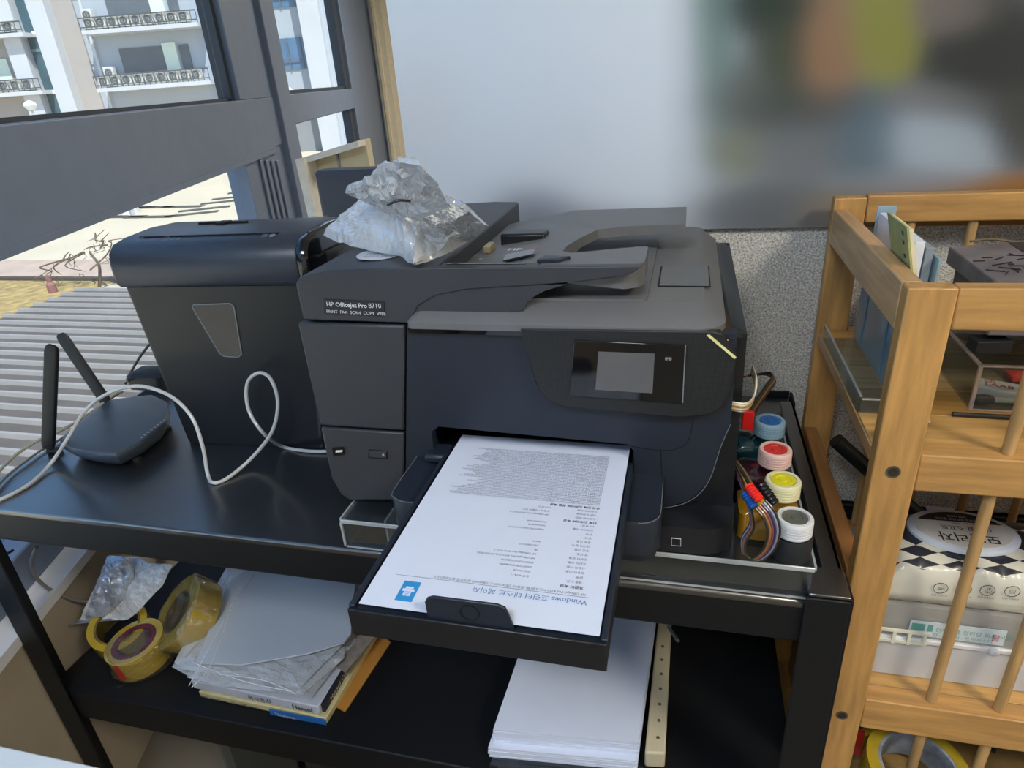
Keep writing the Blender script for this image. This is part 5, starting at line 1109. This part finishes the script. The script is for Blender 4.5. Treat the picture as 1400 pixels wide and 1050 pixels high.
# side gusset flap
bm = BM(); loft(bm, [[(wx0 + .001, y, z) for y, z in ((wy0 + .01, WZ + .004), (wy1 - .02, WZ + .004), (wy1 - .03, WZ + .022), (wy0 + .02, WZ + .022))], [(wx0 - .012, y, z) for y, z in ((wy0 + .005, WZ + .008), (wy1 - .02, WZ + .008), (wy1 - .02, WZ + .012), (wy0 + .005, WZ + .012))]]); obj('end_seal', bm, mat('seal_cream', '#cfcbbb', .4, var=.2), wi)
lc = Vector((.378, .833, WZ + wh + .0008))
bm = BM(); ell = lambda rx, ry, z: [(lc.x + rx * math.cos(2 * math.pi * k / 48), lc.y + ry * math.sin(2 * math.pi * k / 48), z) for k in range(48)]
loft(bm, [ell(.066, .047, lc.z), ell(.066, .047, lc.z + .004), ell(.061, .042, lc.z + .006)]); ld_ = obj('oval_lid', bm, mat('lid_white', '#d3dbe8', .35, var=.02), wi, smooth=True)
bm = BM(); loft(bm, [ell(.057, .0385, lc.z + .0062), ell(.057, .0385, lc.z + .0068)]); obj('lid_label', bm, mat('label_cream', '#d4d2ca', .5, var=.02), ld_)
bm = BM(); seg = [(.055 * math.cos(t), .037 * math.sin(t)) for t in [math.radians(25 + 130 * k / 20) for k in range(21)]]; prism(bm, [(lc.x + x, lc.y + y) for x, y in seg], 2, lc.z + .0069, lc.z + .0072); obj('black_band', bm, m_dark, ld_)
bm = BM(); lathe(bm, ((0.0005, 0), (.0, .001)), lc, 3); bm.free()
bm = BM(); box(bm, lc.x - .03, lc.x + .006, lc.y + .044, lc.y + .053, lc.z + .001, lc.z + .0045); obj('pull_tab', bm, MATS['lid_white'], ld_, bev=.001)
UXr, UYr = (-1, 0, 0), (0, -1, 0)
bm = BM(); ztext(bm, '모나리자', (lc.x + .038, lc.y - .012, lc.z + .0073), .020, UXr, UYr, bold=.0003); ztext(bm, '내추럴 소프트', (lc.x + .034, lc.y + .005, lc.z + .0073), .0105, UXr, UYr, bold=.0001); ztext(bm, 'MONALISA SOFT WIPES', (lc.x + .034, lc.y + .013, lc.z + .0073), .0042, UXr, UYr)
obj('lid_lettering', bm, MATS['ink_black'], ld_)
bm = BM(); ztext(bm, '도톰하고 부드러운 물티슈', (lc.x + .028, lc.y + .022, lc.z + .0075), .0052, UXr, UYr); ztext(bm, '캡형 100매', (lc.x + .012, lc.y + .029, lc.z + .0075), .005, UXr, UYr); obj('band_lettering', bm, m_white, ld_)
bm = BM(); 
for k, px in enumerate((1286, 1318, 1350, 1384)):
    q = Yp(px, 804 + k * 1.5, wy0 - .001); ring(bm, .0085, .0079, .0006, q, 24, (0, -1, 0)); text(bm, ('∞', '♡', '♻', '▤')[k], .009, frame(q + Vector((-.004, -.001, -.003)), (1, 0, 0), (0, 0, 1))); text(bm, '안심 인증마크', .0032, frame(q + Vector((-.009, -.001, -.0125)), (1, 0, 0), (0, 0, 1)))
obj('round_marks', bm, mat('mark_grey', '#4b4c52', .6), wi)

# tape rolls and scraps on the bottom rack shelf
c = Zp(1262, 1052, .455); t4 = tape(Vector((c.x - .005, c.y + .012, .400)), .066, .048, .052, (.05, -.12, 1), 'large amber tape roll with grey printed core at the bottom of the wooden rack', '#7f8690')
t5 = tape(Vector((.262, .80, .395)), .050, .036, .05, (.1, -.1, 1), 'small amber tape roll with red strip beside the rack post at the bottom', '#3a3f52')
bm = BM(); box(bm, .276, .286, .746, .750, .40, .45); obj('red_tab', bm, MATS['red_tab'], t5)
bm = BM(); box(bm, KX0 + .03, KX1 - .05, .74, 1.08, .200, .394); tag(obj('carton_box', bm, mat('kraft_carton', '#7d6234', .8, var=.15), bev=.003), 'kraft carton under the tape rolls on the bottom rack shelf', 'carton')
bm = BM(); box(bm, .44, .47, .80, .83, .3945, .52); box(bm, .475, .48, .79, .85, .3945, .52); tag(obj('black_strap', bm, m_dark, bev=.002), 'black strips standing beside the large tape roll at the rack bottom', 'strip')
